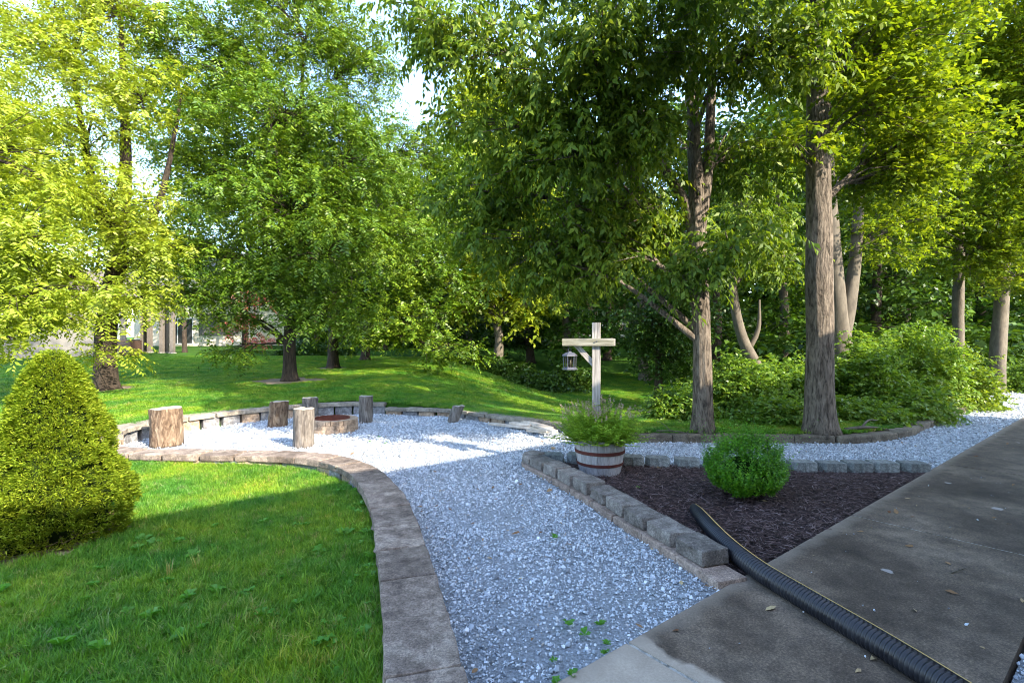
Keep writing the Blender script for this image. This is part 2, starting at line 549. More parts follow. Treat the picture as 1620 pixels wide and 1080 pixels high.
def scatter(name, P, rot, scl, temps, mats, parent=None):
    """one object: small template shapes copied on a cloud of points (gravel, mulch, grass)"""
    n = len(P)
    V, Fc, tid, mi = [], [], [], []
    for k, (v, f, mx) in enumerate(temps):
        o = len(V)
        V += [tuple(a) for a in v]
        Fc += [tuple(i + o for i in q) for q in f]
        tid += [k + 1] * len(v)
        mi += [mx] * len(f)
    nt0 = len(V)
    me = bpy.data.meshes.new(name)
    me.from_pydata(V + [tuple(p) for p in P], [], Fc)
    for m_ in mats:
        me.materials.append(m_)
    me.polygons.foreach_set('material_index', mi)
    a = me.attributes.new('tid', 'INT', 'POINT')
    a.data.foreach_set('value', np.array(tid + [0] * n, np.int32))
    a = me.attributes.new('pick', 'INT', 'POINT')
    a.data.foreach_set('value', np.concatenate([np.zeros(nt0, np.int32), rng.integers(0, len(temps), n).astype(np.int32)]))
    a = me.attributes.new('rot', 'FLOAT_VECTOR', 'POINT')
    a.data.foreach_set('vector', np.concatenate([np.zeros((nt0, 3)), rot]).astype(np.float32).ravel())
    a = me.attributes.new('scl', 'FLOAT_VECTOR', 'POINT')
    s3 = scl if np.ndim(scl) == 2 else np.repeat(np.asarray(scl)[:, None], 3, 1)
    a.data.foreach_set('vector', np.concatenate([np.ones((nt0, 3)), s3]).astype(np.float32).ravel())
    o = link(bpy.data.objects.new(name, me), parent)
    ng = bpy.data.node_groups.new(name + '_spread', 'GeometryNodeTree')
    ng.interface.new_socket('Geometry', in_out='INPUT', socket_type='NodeSocketGeometry')
    ng.interface.new_socket('Geometry', in_out='OUTPUT', socket_type='NodeSocketGeometry')
    gi = ng.nodes.new('NodeGroupInput')
    go = ng.nodes.new('NodeGroupOutput')

    def attr(nm, t):
        q = ng.nodes.new('GeometryNodeInputNamedAttribute')
        q.data_type = t
        q.inputs['Name'].default_value = nm
        return q.outputs['Attribute']
    t_at = attr('tid', 'INT')

    def sepa(k):
        c_ = ng.nodes.new('FunctionNodeCompare')
        c_.data_type = 'INT'
        c_.operation = 'EQUAL'
        ins = [i for i in c_.inputs if i.type == 'INT']
        ng.links.new(t_at, ins[0])
        ins[1].default_value = k
        s_ = ng.nodes.new('GeometryNodeSeparateGeometry')
        s_.domain = 'POINT'
        ng.links.new(gi.outputs[0], s_.inputs[0])
        ng.links.new(c_.outputs[0], s_.inputs[1])
        return s_.outputs[0]
    jn = ng.nodes.new('GeometryNodeJoinGeometry')
    for k in range(len(temps)):
        g2i = ng.nodes.new('GeometryNodeGeometryToInstance')
        ng.links.new(sepa(k + 1), g2i.inputs[0])
        ng.links.new(g2i.outputs[0], jn.inputs[0])
    iop = ng.nodes.new('GeometryNodeInstanceOnPoints')
    ng.links.new(sepa(0), iop.inputs['Points'])
    ng.links.new(jn.outputs[0], iop.inputs['Instance'])
    iop.inputs['Pick Instance'].default_value = True
    ng.links.new(attr('pick', 'INT'), iop.inputs['Instance Index'])
    e2r = ng.nodes.new('FunctionNodeEulerToRotation')
    ng.links.new(attr('rot', 'FLOAT_VECTOR'), e2r.inputs[0])
    ng.links.new(e2r.outputs[0], iop.inputs['Rotation'])
    ng.links.new(attr('scl', 'FLOAT_VECTOR'), iop.inputs['Scale'])
    ng.links.new(iop.outputs[0], go.inputs[0])
    md = o.modifiers.new('spread', 'NODES')
    md.node_group = ng
    kind(o, 'stuff')
    return o


# ------------------------------------------------------------------ layout lines (world metres, from the photograph)
near_in = [(.06, 1.35), (-.10, 1.8), (-.187, 2.13), (-.38, 2.85), (-.594, 3.54), (-.80, 4.2), (-1.02, 4.79), (-1.33, 5.45), (-1.66, 5.95), (-2.13, 6.38),
           (-2.76, 6.64), (-3.37, 6.72), (-4.24, 6.76), (-5.0, 6.85)]
CAPW = .33
far_base = [(-5.55, 7.25), (-5.72, 7.8), (-5.5, 8.68), (-4.75, 9.86), (-4.1, 10.4), (-3.41, 10.70), (-2.66, 10.66)]
low_base = [(-2.66, 10.62), (-1.36, 10.38), (-.44, 9.62), (.2, 9.05), (.95, 8.45)]
timber = [(1.25, 7.95), (1.8, 7.80), (2.88, 7.78), (3.9, 7.74), (4.85, 7.68), (5.5, 7.80), (6.4, 8.25), (8.25, 9.80), (10.7, 11.8)]
U = np.array([.783, .622]); U /= np.linalg.norm(U)
W = np.array([-U[1], U[0]])              # walk's local y, towards the gravel
E0 = np.array([.194, 2.25])


def walk_pt(s, t):
    return E0 + U * s + W * t


WALK_END = 21.0
yard = near_in + [(-5.35, 6.95)] + far_base + low_base + timber + [tuple(walk_pt(17.5, 1.6)), tuple(walk_pt(WALK_END, 1.2)), tuple(walk_pt(WALK_END, -6)), tuple(walk_pt(-6, -6)), tuple(walk_pt(-4.2, .0)), (-1.5, .3)]
bed_row = [(1.34, 3.33), (1.19, 3.77), (1.02, 4.25), (.84, 4.80), (.66, 5.30), (.47, 5.75), (.30, 6.10)]
bed_back = [(.30, 6.42), (.9, 6.40), (1.54, 6.28), (2.3, 6.16), (3.2, 6.02), (4.0, 6.0), (4.78, 6.0)]
bed_poly = [tuple(walk_pt(1.6, 0))] + bed_row + bed_back + [tuple(walk_pt(6.0, 0))]


def inside(poly, x, y):
    x = np.asarray(x, float); y = np.asarray(y, float)
    c = np.zeros(x.shape, bool)
    n = len(poly)
    for i in range(n):
        x0, y0 = poly[i]; x1, y1 = poly[(i + 1) % n]
        if y0 == y1:
            continue
        cond = ((y0 > y) != (y1 > y)) & (x < (x1 - x0) * (y - y0) / (y1 - y0) + x0)
        c ^= cond
    return c


def offset(path, d):
    P = np.array(path, float)
    T = np.gradient(P, axis=0)
    T /= np.linalg.norm(T, axis=1)[:, None]
    return P + np.stack([-T[:, 1], T[:, 0]], 1) * d


def offset_poly(poly, d):
    return [tuple(p) for p in offset(list(poly), d)]


# yard runs so that its left-hand normal points outwards or inwards depending on leg; use explicit outward offsets
yard_terr = [tuple(p) for p in offset(near_in, .17)] + [(-5.5, 6.8)] + [tuple(p) for p in offset(far_base, .17)] + [tuple(p) for p in offset(low_base, .14)] + \
            [tuple(p) for p in offset(timber, .12)] + yard[len(near_in) + 1 + len(far_base) + len(low_base) + len(timber):]


def lawn_z(x, y):
    x = np.asarray(x, float); y = np.asarray(y, float)
    far = .20 + .031 * np.clip(y - 9, 0, 60)
    far = np.where(y > 45, .20 + .031 * 36 + (y - 45) * .01, far)
    near = -.13 + 0 * x
    t = sstep(5.6, 8.2, y + np.clip(-5.6 - x, 0, 3) * .3)
    left = near * (1 - t) + far * t
    right = .10 - .75 * sstep(8.6, 14, y) + 1.75 * sstep(17, 42, y) + .35 * sstep(5, 14, x) * sstep(9, 13, y)
    k = sstep(-3.6, 3.2, x)
    near_house = inside(yard, x, y)
    z = left * (1 - k) + right * k
    z = z + .03 * fbm(x * .25, y * .25, 0, 3, 2) * sstep(6, 12, np.hypot(x, y))
    return z


def gz(x, y):
    return float(lawn_z(x, y))


# ------------------------------------------------------------------ the ground
def axis(a, b, fine0, fine1, st, grow=1.12):
    out = list(np.arange(fine0, fine1, st))
    s, v = st, fine1
    while v < b:
        out.append(v); s *= grow; v += s
    out.append(b)
    s, v = st, fine0 - st
    lo = []
    while v > a:
        lo.append(v); s *= grow; v -= s
    lo.append(a)
    return np.array(lo[::-1] + out)


gx = axis(-260, 260, -8, 12, .11)
gy = axis(-60, 420, .5, 13.5, .11)
XX, YY = np.meshgrid(gx, gy)
ZZ = lawn_z(XX, YY)
ins = inside(yard_terr, XX, YY)
ZZ = np.where(ins, -.22, ZZ + .006 * fbm(XX * 3, YY * 3, 0, 9, 2))
nx, ny = len(gx), len(gy)
V = np.stack([XX.ravel(), YY.ravel(), ZZ.ravel()], 1)
ii, jj = np.meshgrid(np.arange(nx - 1), np.arange(ny - 1))
a0 = (jj * nx + ii).ravel()
Q = np.stack([a0, a0 + 1, a0 + nx + 1, a0 + nx], 1)
kind(quads('lawn_ground', V, Q, M['lawn'], smooth=True), 'structure')


def sheet(name, poly, z, m, step=.15, amp=.008, test=None):
    xs = np.array([p[0] for p in poly]); ys = np.array([p[1] for p in poly])
    bm = bmesh.new()
    vs = [bm.verts.new((p[0], p[1], z)) for p in poly]
    f = bm.faces.new(vs)
    if f.normal.z < 0:
        f.normal_flip()
    bmesh.ops.triangulate(bm, faces=[f])
    me = bpy.data.meshes.new(name)
    bm.to_mesh(me); bm.free()
    me.materials.append(m)
    return kind(link(bpy.data.objects.new(name, me)), 'structure')


gravel_poly = [tuple(p) for p in offset(near_in, .06)] + [(-5.4, 6.85)] + [tuple(p) for p in offset(far_base, .06)] + [tuple(p) for p in offset(low_base, .06)] + \
              [tuple(p) for p in offset(timber, .06)] + [tuple(walk_pt(17.5, 1.5)), tuple(walk_pt(WALK_END, 1.0)), tuple(walk_pt(WALK_END, -.3)), tuple(walk_pt(-4.2, -.3)), (-1.6, .4)]
sheet('gravel_bed', gravel_poly, -.035, M['gravel_bed'])
sheet('mulch_bed', bed_poly, -.012, M['mulch_bed'])
soilstrip = [tuple(walk_pt(-5, -1.235)), tuple(walk_pt(WALK_END, -1.235)), tuple(walk_pt(WALK_END, -4.9)), tuple(walk_pt(-5, -4.9))]
sheet('gravel_strip', soilstrip, -.03, M['gravel_bed'])

# concrete walk: slabs with open joints
ang = math.atan2(U[1], U[0])
walk = empty('concrete_walk', (E0[0], E0[1], 0), ang)
kind(walk, 'structure')
joints = [-5.4, -2.51, .489, 3.51, 6.5, 9.5, 12.5, 15.5, 18.5, WALK_END]
for k in range(len(joints) - 1):
    V, Fc = box_geo(joints[k] + .011, joints[k + 1] - .011, -1.22, 0, -.12, 0)
    bevelled('slab', V, Fc, M['concrete'], walk, .006)
M['joint'] = m_noise('joint_filler', [(.38, (.06, .06, .05)), (.55, (.42, .40, .36))], 14)
kind(link(bpy.data.objects.new('joint_filler', mobj('tmpj', *box_geo(-5.3, WALK_END, -1.21, -.01, -.11, -.004), M['joint']).data), walk), 'structure')
bpy.data.objects.remove(bpy.data.objects['tmpj'])


# ------------------------------------------------------------------ masonry runs
def resample(path, step):
    P = catmull(path, .03)
    d = np.concatenate([[0], np.cumsum(np.linalg.norm(np.diff(P, axis=0), axis=1))])
    return P, d


def run(parent, name, path, L, gap, off0, off1, z0, z1, mats, bev=.008, rough=0.0, cuts=0, s0=0.0, s1=None, taper=0.0, zj=0.004, seed=0, wob=0.0, skip=None):
    """stones laid end to end along a curve; off0/off1 = side offsets (left normal positive)"""
    P, d = resample(path, .03)
    T = np.gradient(P, axis=0)
    T /= np.linalg.norm(T, axis=1)[:, None]
    Nn = np.stack([-T[:, 1], T[:, 0]], 1)
    end = d[-1] if s1 is None else s1
    r = random.Random(seed)
    s, out = s0, []
    n = max(1, round((end - s0) / L))
    L = (end - s0) / n

    def at(s, o):
        i = min(len(d) - 1, max(0, int(np.searchsorted(d, s))))
        p = P[i] + Nn[i] * o
        return p
    for k in range(n):
        a, b = s0 + k * L + gap / 2, s0 + (k + 1) * L - gap / 2
        if skip and skip(k):
            continue
        m_ = mats[r.randrange(len(mats))] if isinstance(mats, list) else mats
        w = r.uniform(-wob, wob)
        dz = r.uniform(-zj, zj)
        aa, bb = a + taper, b - taper
        mid = (a + b) / 2
        # seven-sided plan so curved runs stay curved
        plan = [at(a, off0 + w), at(mid, off0 + w), at(b, off0 + w), at(bb, off1 + w), at(mid, off1 + w), at(aa, off1 + w)]
        V = [(p[0], p[1], z0) for p in plan] + [(p[0], p[1], z1 + dz) for p in plan]
        Fc = [(0, 1, 4, 5), (1, 2, 3, 4), (6, 11, 10, 7), (7, 10, 9, 8)]
        for i in range(6):
            j = (i + 1) % 6
            Fc.append((i, i + 6, j + 6, j))
        out.append(bevelled(name, V, Fc, m_, parent, bev, rough, cuts, seed + k))
    return out


# near curved wall between lawn and gravel
w1 = empty('curved_garden_wall', (-1.2, 4.6, 0))
w1.location = (0, 0, 0)
tag(w1, 'low curved garden wall with wide brown cap stones between front lawn and gravel path', 'garden wall')
near_full = near_in + [(-5.28, 6.93)]
run(w1, 'cap_stone', near_full, .46, .011, -.005, CAPW, .0, .08, M['cap'], bev=.012, rough=.007, cuts=3, seed=2, wob=.006, zj=.006)
run(w1, 'wall_block', near_full, .32, .012, .03, CAPW - .03, -.24, -.001, [M['block_grey'], M['block_tan'], M['block_grey']], bev=.01, rough=.007, cuts=1, seed=5, wob=.006)
# far wall, two courses
w2 = empty('far_garden_wall')
tag(w2, 'taller curved block wall behind the fire pit holding back the shaded lawn', 'garden wall')
far_full = [(-5.30, 6.96)] + far_base
run(w2, 'cap_stone', far_full, .46, .006, -.02, .33, .15, .225, M['cap_far'], bev=.009, rough=.004, cuts=2, seed=12, wob=.005)
run(w2, 'wall_block', far_full, .36, .035, .02, .27, -.06, .148, [M['block_grey'], M['block_tan'], M['block_grey'], M['block_tan'], M['block_grey']], bev=.016, rough=.008, cuts=1, seed=15, wob=.008, taper=.03)
w3 = empty('low_garden_wall')
tag(w3, 'low single course wall of thin caps ending beside the stack of pale strips', 'garden wall')
run(w3, 'cap_stone', low_base, .5, .008, -.02, .27, .06, .128, M['cap_far'], bev=.009, rough=.005, cuts=2, seed=22, wob=.006)
run(w3, 'wall_block', low_base, .36, .03, .03, .22, -.06, .058, [M['block_grey'], M['block_tan']], bev=.012, rough=.006, cuts=1, seed=25)
w4 = empty('stone_path_edging')
tag(w4, 'dark mossy edging of long stones bending round the gravel below the shrubs', 'edging')
run(w4, 'edging_stone', timber, .62, .006, -.02, .23, -.06, .085, M['timber_cap'], bev=.03, rough=.006, cuts=2, seed=32, wob=.006)

# block border of the mulch bed
w5 = empty('mulch_bed_border')
tag(w5, 'border of loose grey split-face blocks along the gravel side of the mulch bed', 'edging')
run(w5, 'base_block', [(1.40, 3.16)] + bed_row + [(.25, 6.35)], .40, .01, -.09, .138, -.08, .028, M['base_block'], bev=.012, rough=.006, cuts=2, seed=41)
run(w5, 'border_block', bed_row, .315, .012, -.11, .105, .03, .135, M['block_bed'], bev=.010, rough=.0085, cuts=3, seed=47, taper=.022, wob=.014, zj=.010)
run(w5, 'corner_block', [(.30, 6.12), (.22, 6.30), (.33, 6.46)], .2, .006, -.10, .10, .028, .12, M['block_bed'], bev=.014, rough=.010, cuts=2, seed=53, taper=.01)
w6 = empty('paver_row')
tag(w6, 'straight row of grey notched blocks along the back of the mulch bed', 'edging')
back_path = [(.38, 6.44)] + bed_back[1:]


def notched(parent, p, rz, m_, seed):
    r = random.Random(seed)
    w, dpt, h = .145 + r.uniform(-.004, .004), .10, .115
    plan = [(-w, -.02), (-w + .05, -dpt), (-.006, -dpt), (0, -dpt + .008), (.006, -dpt), (w - .05 + .04, -dpt), (w, -.05), (w - .02, dpt), (-w + .02, dpt)]
    n = len(plan)
    V = [(a, b_, 0) for a, b_ in plan] + [(a, b_, h) for a, b_ in plan]
    Fc = [tuple(range(n - 1, -1, -1)), tuple(range(n, 2 * n))] + [(i, (i + 1) % n, (i + 1) % n + n, i + n) for i in range(n)]
    bm = bmesh.new()
    vs = [bm.verts.new(v) for v in V]
    for f in Fc:
        bm.faces.new([vs[i] for i in f])
    top = [e for e in bm.edges if e.verts[0].co.z > h - .001 and e.verts[1].co.z > h - .001]
    bmesh.ops.bevel(bm, geom=top, offset=.006, segments=2, affect='EDGES', clamp_overlap=True)
    me = bpy.data.meshes.new('paver_block')
    bm.to_mesh(me); bm.free()
    me.materials.append(m_)
    o = link(bpy.data.objects.new('paver_block', me), parent)
    o.location = p
    o.rotation_euler = (r.uniform(-.02, .02), r.uniform(-.02, .02), rz)
    return o


P, d = resample(back_path, .03)
s = .12
k = 0
while s < d[-1]:
    i = int(np.searchsorted(d, s))
    t = P[min(i + 3, len(P) - 1)] - P[max(0, i - 3)]
    notched(w6, (P[i][0], P[i][1], -.02 + .006 * math.sin(k * 2.3)), math.atan2(t[1], t[0]) + .03 * math.sin(k * 3.1), M['block_back'], k)
    s += .322 + .02 * math.sin(k * 1.7)
    k += 1

# ------------------------------------------------------------------ gravel, mulch
rocks = [(*hull_rock(i, .55 + .1 * (i % 3)), 0) for i in range(7)]


def fill(poly, density, bounds, not_in=(), r=rng):
    x0, x1, y0, y1 = bounds
    n = int((x1 - x0) * (y1 - y0) * density)
    x = r.uniform(x0, x1, n); y = r.uniform(y0, y1, n)
    k_ = inside(poly, x, y)
    for q in not_in:
        k_ &= ~inside(q, x, y)
    return x[k_], y[k_]


def rots(n, tilt=3.14):
    return np.stack([rng.uniform(-tilt, tilt, n), rng.uniform(-tilt, tilt, n), rng.uniform(-3.14, 3.14, n)], 1)


walk_poly = [tuple(walk_pt(-6, .012)), tuple(walk_pt(WALK_END, .012)), tuple(walk_pt(WALK_END, -1.23)), tuple(walk_pt(-6, -1.23))]
bed_out = [(1.50, 3.16)] + [tuple(p) for p in offset(bed_row, .10)] + [(.12, 6.2), (.2, 6.52)] + [tuple(p) for p in offset(bed_back, .08)][1:] + [tuple(walk_pt(6.1, 0)), tuple(walk_pt(1.45, 0))]
gp = gravel_poly
g1 = fill(gp, 4200, (-2.4, 3, 1.4, 4.6), (walk_poly, bed_out))
g2 = fill(gp, 2600, (-3.0, 6.5, 4.6, 7.6), (walk_poly, bed_out))
g3 = fill(gp, 1600, (-6, 16, 6.5, 16), (walk_poly, bed_out))
k3 = (g3[1] > 7.6) | (g3[0] > 6.5) | (g3[0] < -3)
g3 = (g3[0][k3], g3[1][k3])
x = np.concatenate([g1[0], g2[0], g3[0]]); y = np.concatenate([g1[1], g2[1], g3[1]])
thin = fbm(x * 2.4 + 3, y * 2.4, 0, 44, 3)
soily = np.hypot(x - .22, (y - 2.55) * .7) < .28
kq = (rng.uniform(0, 1, len(x)) > np.clip((thin - .45) * 1.3, 0, .6)) & ~(soily & (rng.uniform(0, 1, len(x)) < .55))
x, y = x[kq], y[kq]
lay = rng.uniform(0, 1, len(x))
z = -.034 + lay ** 1.5 * .022 + .010 * fbm(x * 1.6, y * 1.6, 0, 5, 3)
size = np.where(y < 4.6, .0088, np.where(y < 7.6, .0105, .013)) * np.exp(rng.normal(0, .36, len(x)))
scatter('crushed_white_gravel', np.stack([x, y, z], 1), rots(len(x), .9), size, rocks, [M['stone']])
# strip beyond the walk
x, y = fill(soilstrip, 1500, (0, 8, 0, 6))
scatter('gravel_beside_house', np.stack([x, y, np.full(len(x), -.022)], 1), rots(len(x)), .011 * np.exp(rng.normal(0, .3, len(x))), rocks, [M['stone']])


def chip(seed):
    r = random.Random(seed)
    L, w, t = 1.0, r.uniform(.11, .24), r.uniform(.03, .07)
    V = []
    for i, u in enumerate((-1, -.35, .3, 1)):
        ww = w * (1 - .6 * abs(u)) * r.uniform(.8, 1.2)
        zz = .12 * (1 - u * u) * r.uniform(-1, 1)
        yy = r.uniform(-.06, .06)
        V += [(u * L, yy - ww, zz), (u * L, yy + ww, zz), (u * L, yy + ww * .5, zz + t), (u * L, yy - ww * .5, zz + t)]
    Fc = []
    for i in range(3):
        for k_ in range(4):
            k2 = (k_ + 1) % 4
            Fc.append((i * 4 + k_, i * 4 + k2, i * 4 + 4 + k2, i * 4 + 4 + k_))
    Fc += [(3, 2, 1, 0), (12, 13, 14, 15)]
    return V, Fc, 0


x, y = fill(bed_poly, 3600, (.2, 6, 2.6, 6.6), (walk_poly,))
n = len(x)
r3 = np.stack([rng.normal(0, .22, n), rng.normal(0, .2, n), rng.uniform(-3.14, 3.14, n)], 1)
sc3 = np.stack([.024 * np.exp(rng.normal(0, .35, n)), .022 * np.exp(rng.normal(0, .3, n)), np.full(n, .03)], 1)
scatter('shredded_bark_mulch', np.stack([x, y, -.012 + rng.uniform(0, 1, n) ** 1.6 * .022 + .012 * fbm(x * 2, y * 2, 0, 6, 2)], 1), r3, sc3, [chip(i) for i in range(8)], [M['chip']])


# ------------------------------------------------------------------ grass
def tuft(seed, nb, h, spread, lean=.5):
    r = random.Random(seed)
    V, Fc = [], []
    for _ in range(nb):
        a = r.uniform(0, 6.283)
        rr_ = spread * math.sqrt(r.random())
        bx_, by_ = rr_ * math.cos(a), rr_ * math.sin(a)
        d_ = r.uniform(0, 6.283)
        ln = lean * r.uniform(.1, 1)
        hh = h * r.uniform(.55, 1.15)
        w = .0022 * r.uniform(.8, 1.5)
        px_, py_ = -math.sin(d_) * w, math.cos(d_) * w
        o = len(V)
        for t, ww in ((0, 1), (.5, .85)):
            cx, cy = bx_ + math.cos(d_) * ln * hh * t * t, by_ + math.sin(d_) * ln * hh * t * t
            V += [(cx - px_ * ww, cy - py_ * ww, hh * t), (cx + px_ * ww, cy + py_ * ww, hh * t)]
        V.append((bx_ + math.cos(d_) * ln * hh, by_ + math.sin(d_) * ln * hh, hh * (1 - .25 * ln)))
        Fc += [(o, o + 1, o + 3, o + 2), (o + 2, o + 3, o + 4)]
    return V, Fc, 0


tufts = [tuft(i, 28, .054, .045, .9) for i in range(6)]
near_lawn = [(-.9, .9), (-.46, 1.8)] + [tuple(p) for p in offset(near_in[2:], CAPW - .015)] + [(-5.6, 6.6), (-9, 6.6), (-9, .9)]
x, y = fill(near_lawn, 1150, (-6.5, -.3, 1.0, 6.7))
n = len(x)
hs = 1 + .35 * fbm(x * 1.4, y * 1.4, 0, 8, 2)
spx, spy = -3.8, 4.25
dd = np.hypot(x - spx, y - spy)
keep = dd > .58 + .1 * vnoise(x * 4, y * 4)
scl = np.stack([np.ones(n), np.ones(n), hs * rng.uniform(.7, 1.25, n)], 1)
rt = np.stack([.34 * fbm(x * 3.1, y * 3.1, 0, 31, 3) + rng.normal(0, .2, n), .34 * fbm(x * 3.1, y * 3.1, 5, 35, 3) + rng.normal(0, .2, n), rng.uniform(-3.14, 3.14, n)], 1)
P = np.stack([x, y, lawn_z(x, y) - .004], 1)
scatter('front_lawn_grass', P[keep], rt[keep], scl[keep], tufts, [M['blade']])
# clump of longer blades bending over (left foreground)
x, y = fill(near_lawn, 60, (-3.4, -.5, 1.6, 4.6)); n = len(x)
scatter('long_grass_tufts', np.stack([x, y, lawn_z(x, y) - .004], 1), rots(n, .25), np.stack([np.full(n, .9), np.full(n, .9), rng.uniform(1.1, 1.8, n)], 1),
        [tuft(50 + i, 12, .085, .03, 1.4) for i in range(4)], [M['blade']])
# beyond the walls
x = rng.uniform(-19, 6, 130000); y = 7.0 + 19 * rng.uniform(0, 1, 130000) ** 1.25
keep = ~inside(yard_terr, x, y) & ((x > -2.5) | (y > 8.2) | (x < -5.9))
for tx, ty, tr in ((-10.0, 12.6, .6), (-6.3, 14.4, .9), (-6.6, 18.9, .6)):
    keep &= np.hypot(x - tx, y - ty) > tr * (1 + .3 * vnoise(x * 3, y * 3))
x, y = x[keep], y[keep]; n = len(x)
grow = 1 + np.clip(y - 9, 0, 20) * .05
scatter('back_lawn_grass', np.stack([x, y, lawn_z(x, y) - .006], 1), np.stack([rng.normal(0, .1, n), rng.normal(0, .1, n), rng.uniform(-3.14, 3.14, n)], 1),
        np.stack([grow * 1.5, grow * 1.5, rng.uniform(.6, 1.05, n)], 1), tufts, [M['blade']])


# weeds
def weed_t(seed, nl=7, R=.05):
    r = random.Random(seed)
    V, Fc = [], []
    for i in range(nl):
        a = i * 2.4 + r.uniform(-.3, .3)
        L = R * r.uniform(.6, 1.1); w = L * .33; up_ = r.uniform(.4, 1.0) * L
        c_, s_ = math.cos(a), math.sin(a)
        o = len(V)
        for u, ww, zz in ((.05, 0, .0), (.5, -w, .8), (.5, w, .8), (1, 0, .7)):
            V.append((c_ * L * u - s_ * ww, s_ * L * u + c_ * ww, up_ * zz))
        Fc.append((o, o + 1, o + 3, o + 2))
    return V, Fc, 0


weeds = [weed_t(i, 8) for i in range(5)]
x, y = fill(near_lawn, 9, (-3.6, -.4, 1.3, 4.5))
e = offset(near_in[2:8], CAPW + .08); ex = np.repeat(e[:, 0], 3) + rng.normal(0, .06, len(e) * 3) - .04; ey = np.repeat(e[:, 1], 3) + rng.normal(0, .15, len(e) * 3)
x = np.concatenate([x, ex]); y = np.concatenate([y, ey]); n = len(x)
scatter('broadleaf_weeds_in_lawn', np.stack([x, y, lawn_z(x, y) + .025], 1), rots(n, .2), rng.uniform(.6, 1.3, n), weeds, [M['weed']])
wp = [G(*p) for p in ((950, 985), (925, 1000), (960, 1015), (900, 985), (875, 1040), (905, 1065), (1010, 770), (877, 848), (848, 745), (857, 752), (600, 690), (610, 700), (585, 697), (835, 722), (1042, 862), (955, 1030), (880, 1075))]
wp = np.array(wp); n = len(wp)
scatter('weed_sprouts_in_gravel', np.stack([wp[:, 0], wp[:, 1], np.full(n, -.012)], 1), rots(n, .2), rng.uniform(.35, .8, n), weeds, [M['weed']])


def dead_leaf(seed):
    r = random.Random(seed)
    V = [(-1, 0, 0), (-.3, -.5, .2), (-.2, .45, .15), (.5, -.35, .1), (.5, .4, .25), (1.1, 0, .05)]
    return [(a * r.uniform(.8, 1.2), b_ * r.uniform(.7, 1.2), c_ * r.uniform(.2, 1.6)) for a, b_, c_ in V], [(0, 1, 2), (1, 3, 4, 2), (3, 5, 4)], 0


dl = [dead_leaf(i) for i in range(5)]
lp = [G(a, b_) for a, b_ in ((1078, 920), (665, 800), (700, 850), (780, 770), (800, 830), (900, 860), (1520, 900), (1450, 800), (760, 720), (650, 720))]
lx = np.concatenate([[p[0] for p in lp], walk_pt(0, 0)[0] + rng.uniform(0, 12, 60), rng.uniform(-3, 10, 420), rng.uniform(10, 16, 320)])
ly = np.concatenate([[p[1] for p in lp], walk_pt(0, 0)[1] + rng.uniform(0, 10, 60), rng.uniform(2.0, 9.5, 420), rng.uniform(11.6, 16.5, 320)])
kk = inside(gravel_poly, lx, ly) | inside(walk_poly, lx, ly)
lx, ly = lx[kk], ly[kk]; n = len(lx)
scatter('fallen_leaves', np.stack([lx, ly, np.where(inside(walk_poly, lx, ly), .006, -.004)], 1), rots(n, .3), .02 * np.exp(rng.normal(0, .35, n)), dl, [M['litter']])
# stray stones on the walk
x, y = fill(walk_poly, 5, (0.2, 8, .8, 9)); n = len(x)
scatter('stray_pebbles', np.stack([x, y, np.full(n, .003)], 1), rots(n), .006 * np.exp(rng.normal(0, .45, n)), rocks, [M['stone']])
# dead twigs, bare soil rings
for tx, ty, tr, nm in ((-10.0, 12.6, .95, 'soil_ring'), (-6.3, 14.4, 1.15, 'soil_ring'), (-6.6, 18.9, .9, 'soil_ring'), (spx, spy, .80, 'soil_ring')):
    V, Fc = [(tx, ty, gz(tx, ty) + .012)], []
    for k in range(28):
        a = k / 28 * 6.283
        r_ = tr * (1 + .22 * float(vnoise(math.cos(a) * 2 + tx, math.sin(a) * 2, 0)))
        px_, py_ = tx + r_ * math.cos(a), ty + r_ * math.sin(a)
        V.append((px_, py_, gz(px_, py_) + .006))
        Fc.append((0, 1 + k, 1 + (k + 1) % 28))
    kind(mobj(nm, V, Fc, M['dirt'], smooth=True), 'structure')

# ------------------------------------------------------------------ foliage machinery
def unit(a):
    return a / np.maximum(np.linalg.norm(a, axis=-1, keepdims=True), 1e-9)


def leaf_quads(C, D, Nn, L, Wd, fold=.18):
    """kite shaped, slightly folded leaves: base at C, pointing along D, upper side Nn"""
    D = unit(D)
    S = unit(np.cross(Nn, D))
    N2 = np.cross(D, S)
    L = L[:, None]; Wd = Wd[:, None]
    base = C
    tip = C + D * L - N2 * L * .12
    l = C + D * L * .42 + S * Wd * .5 + N2 * Wd * fold
    r = C + D * L * .42 - S * Wd * .5 + N2 * Wd * fold
    V = np.stack([base, r, tip, l], 1).reshape(-1, 3)
    Q = np.arange(len(V)).reshape(-1, 4)
    return V, Q


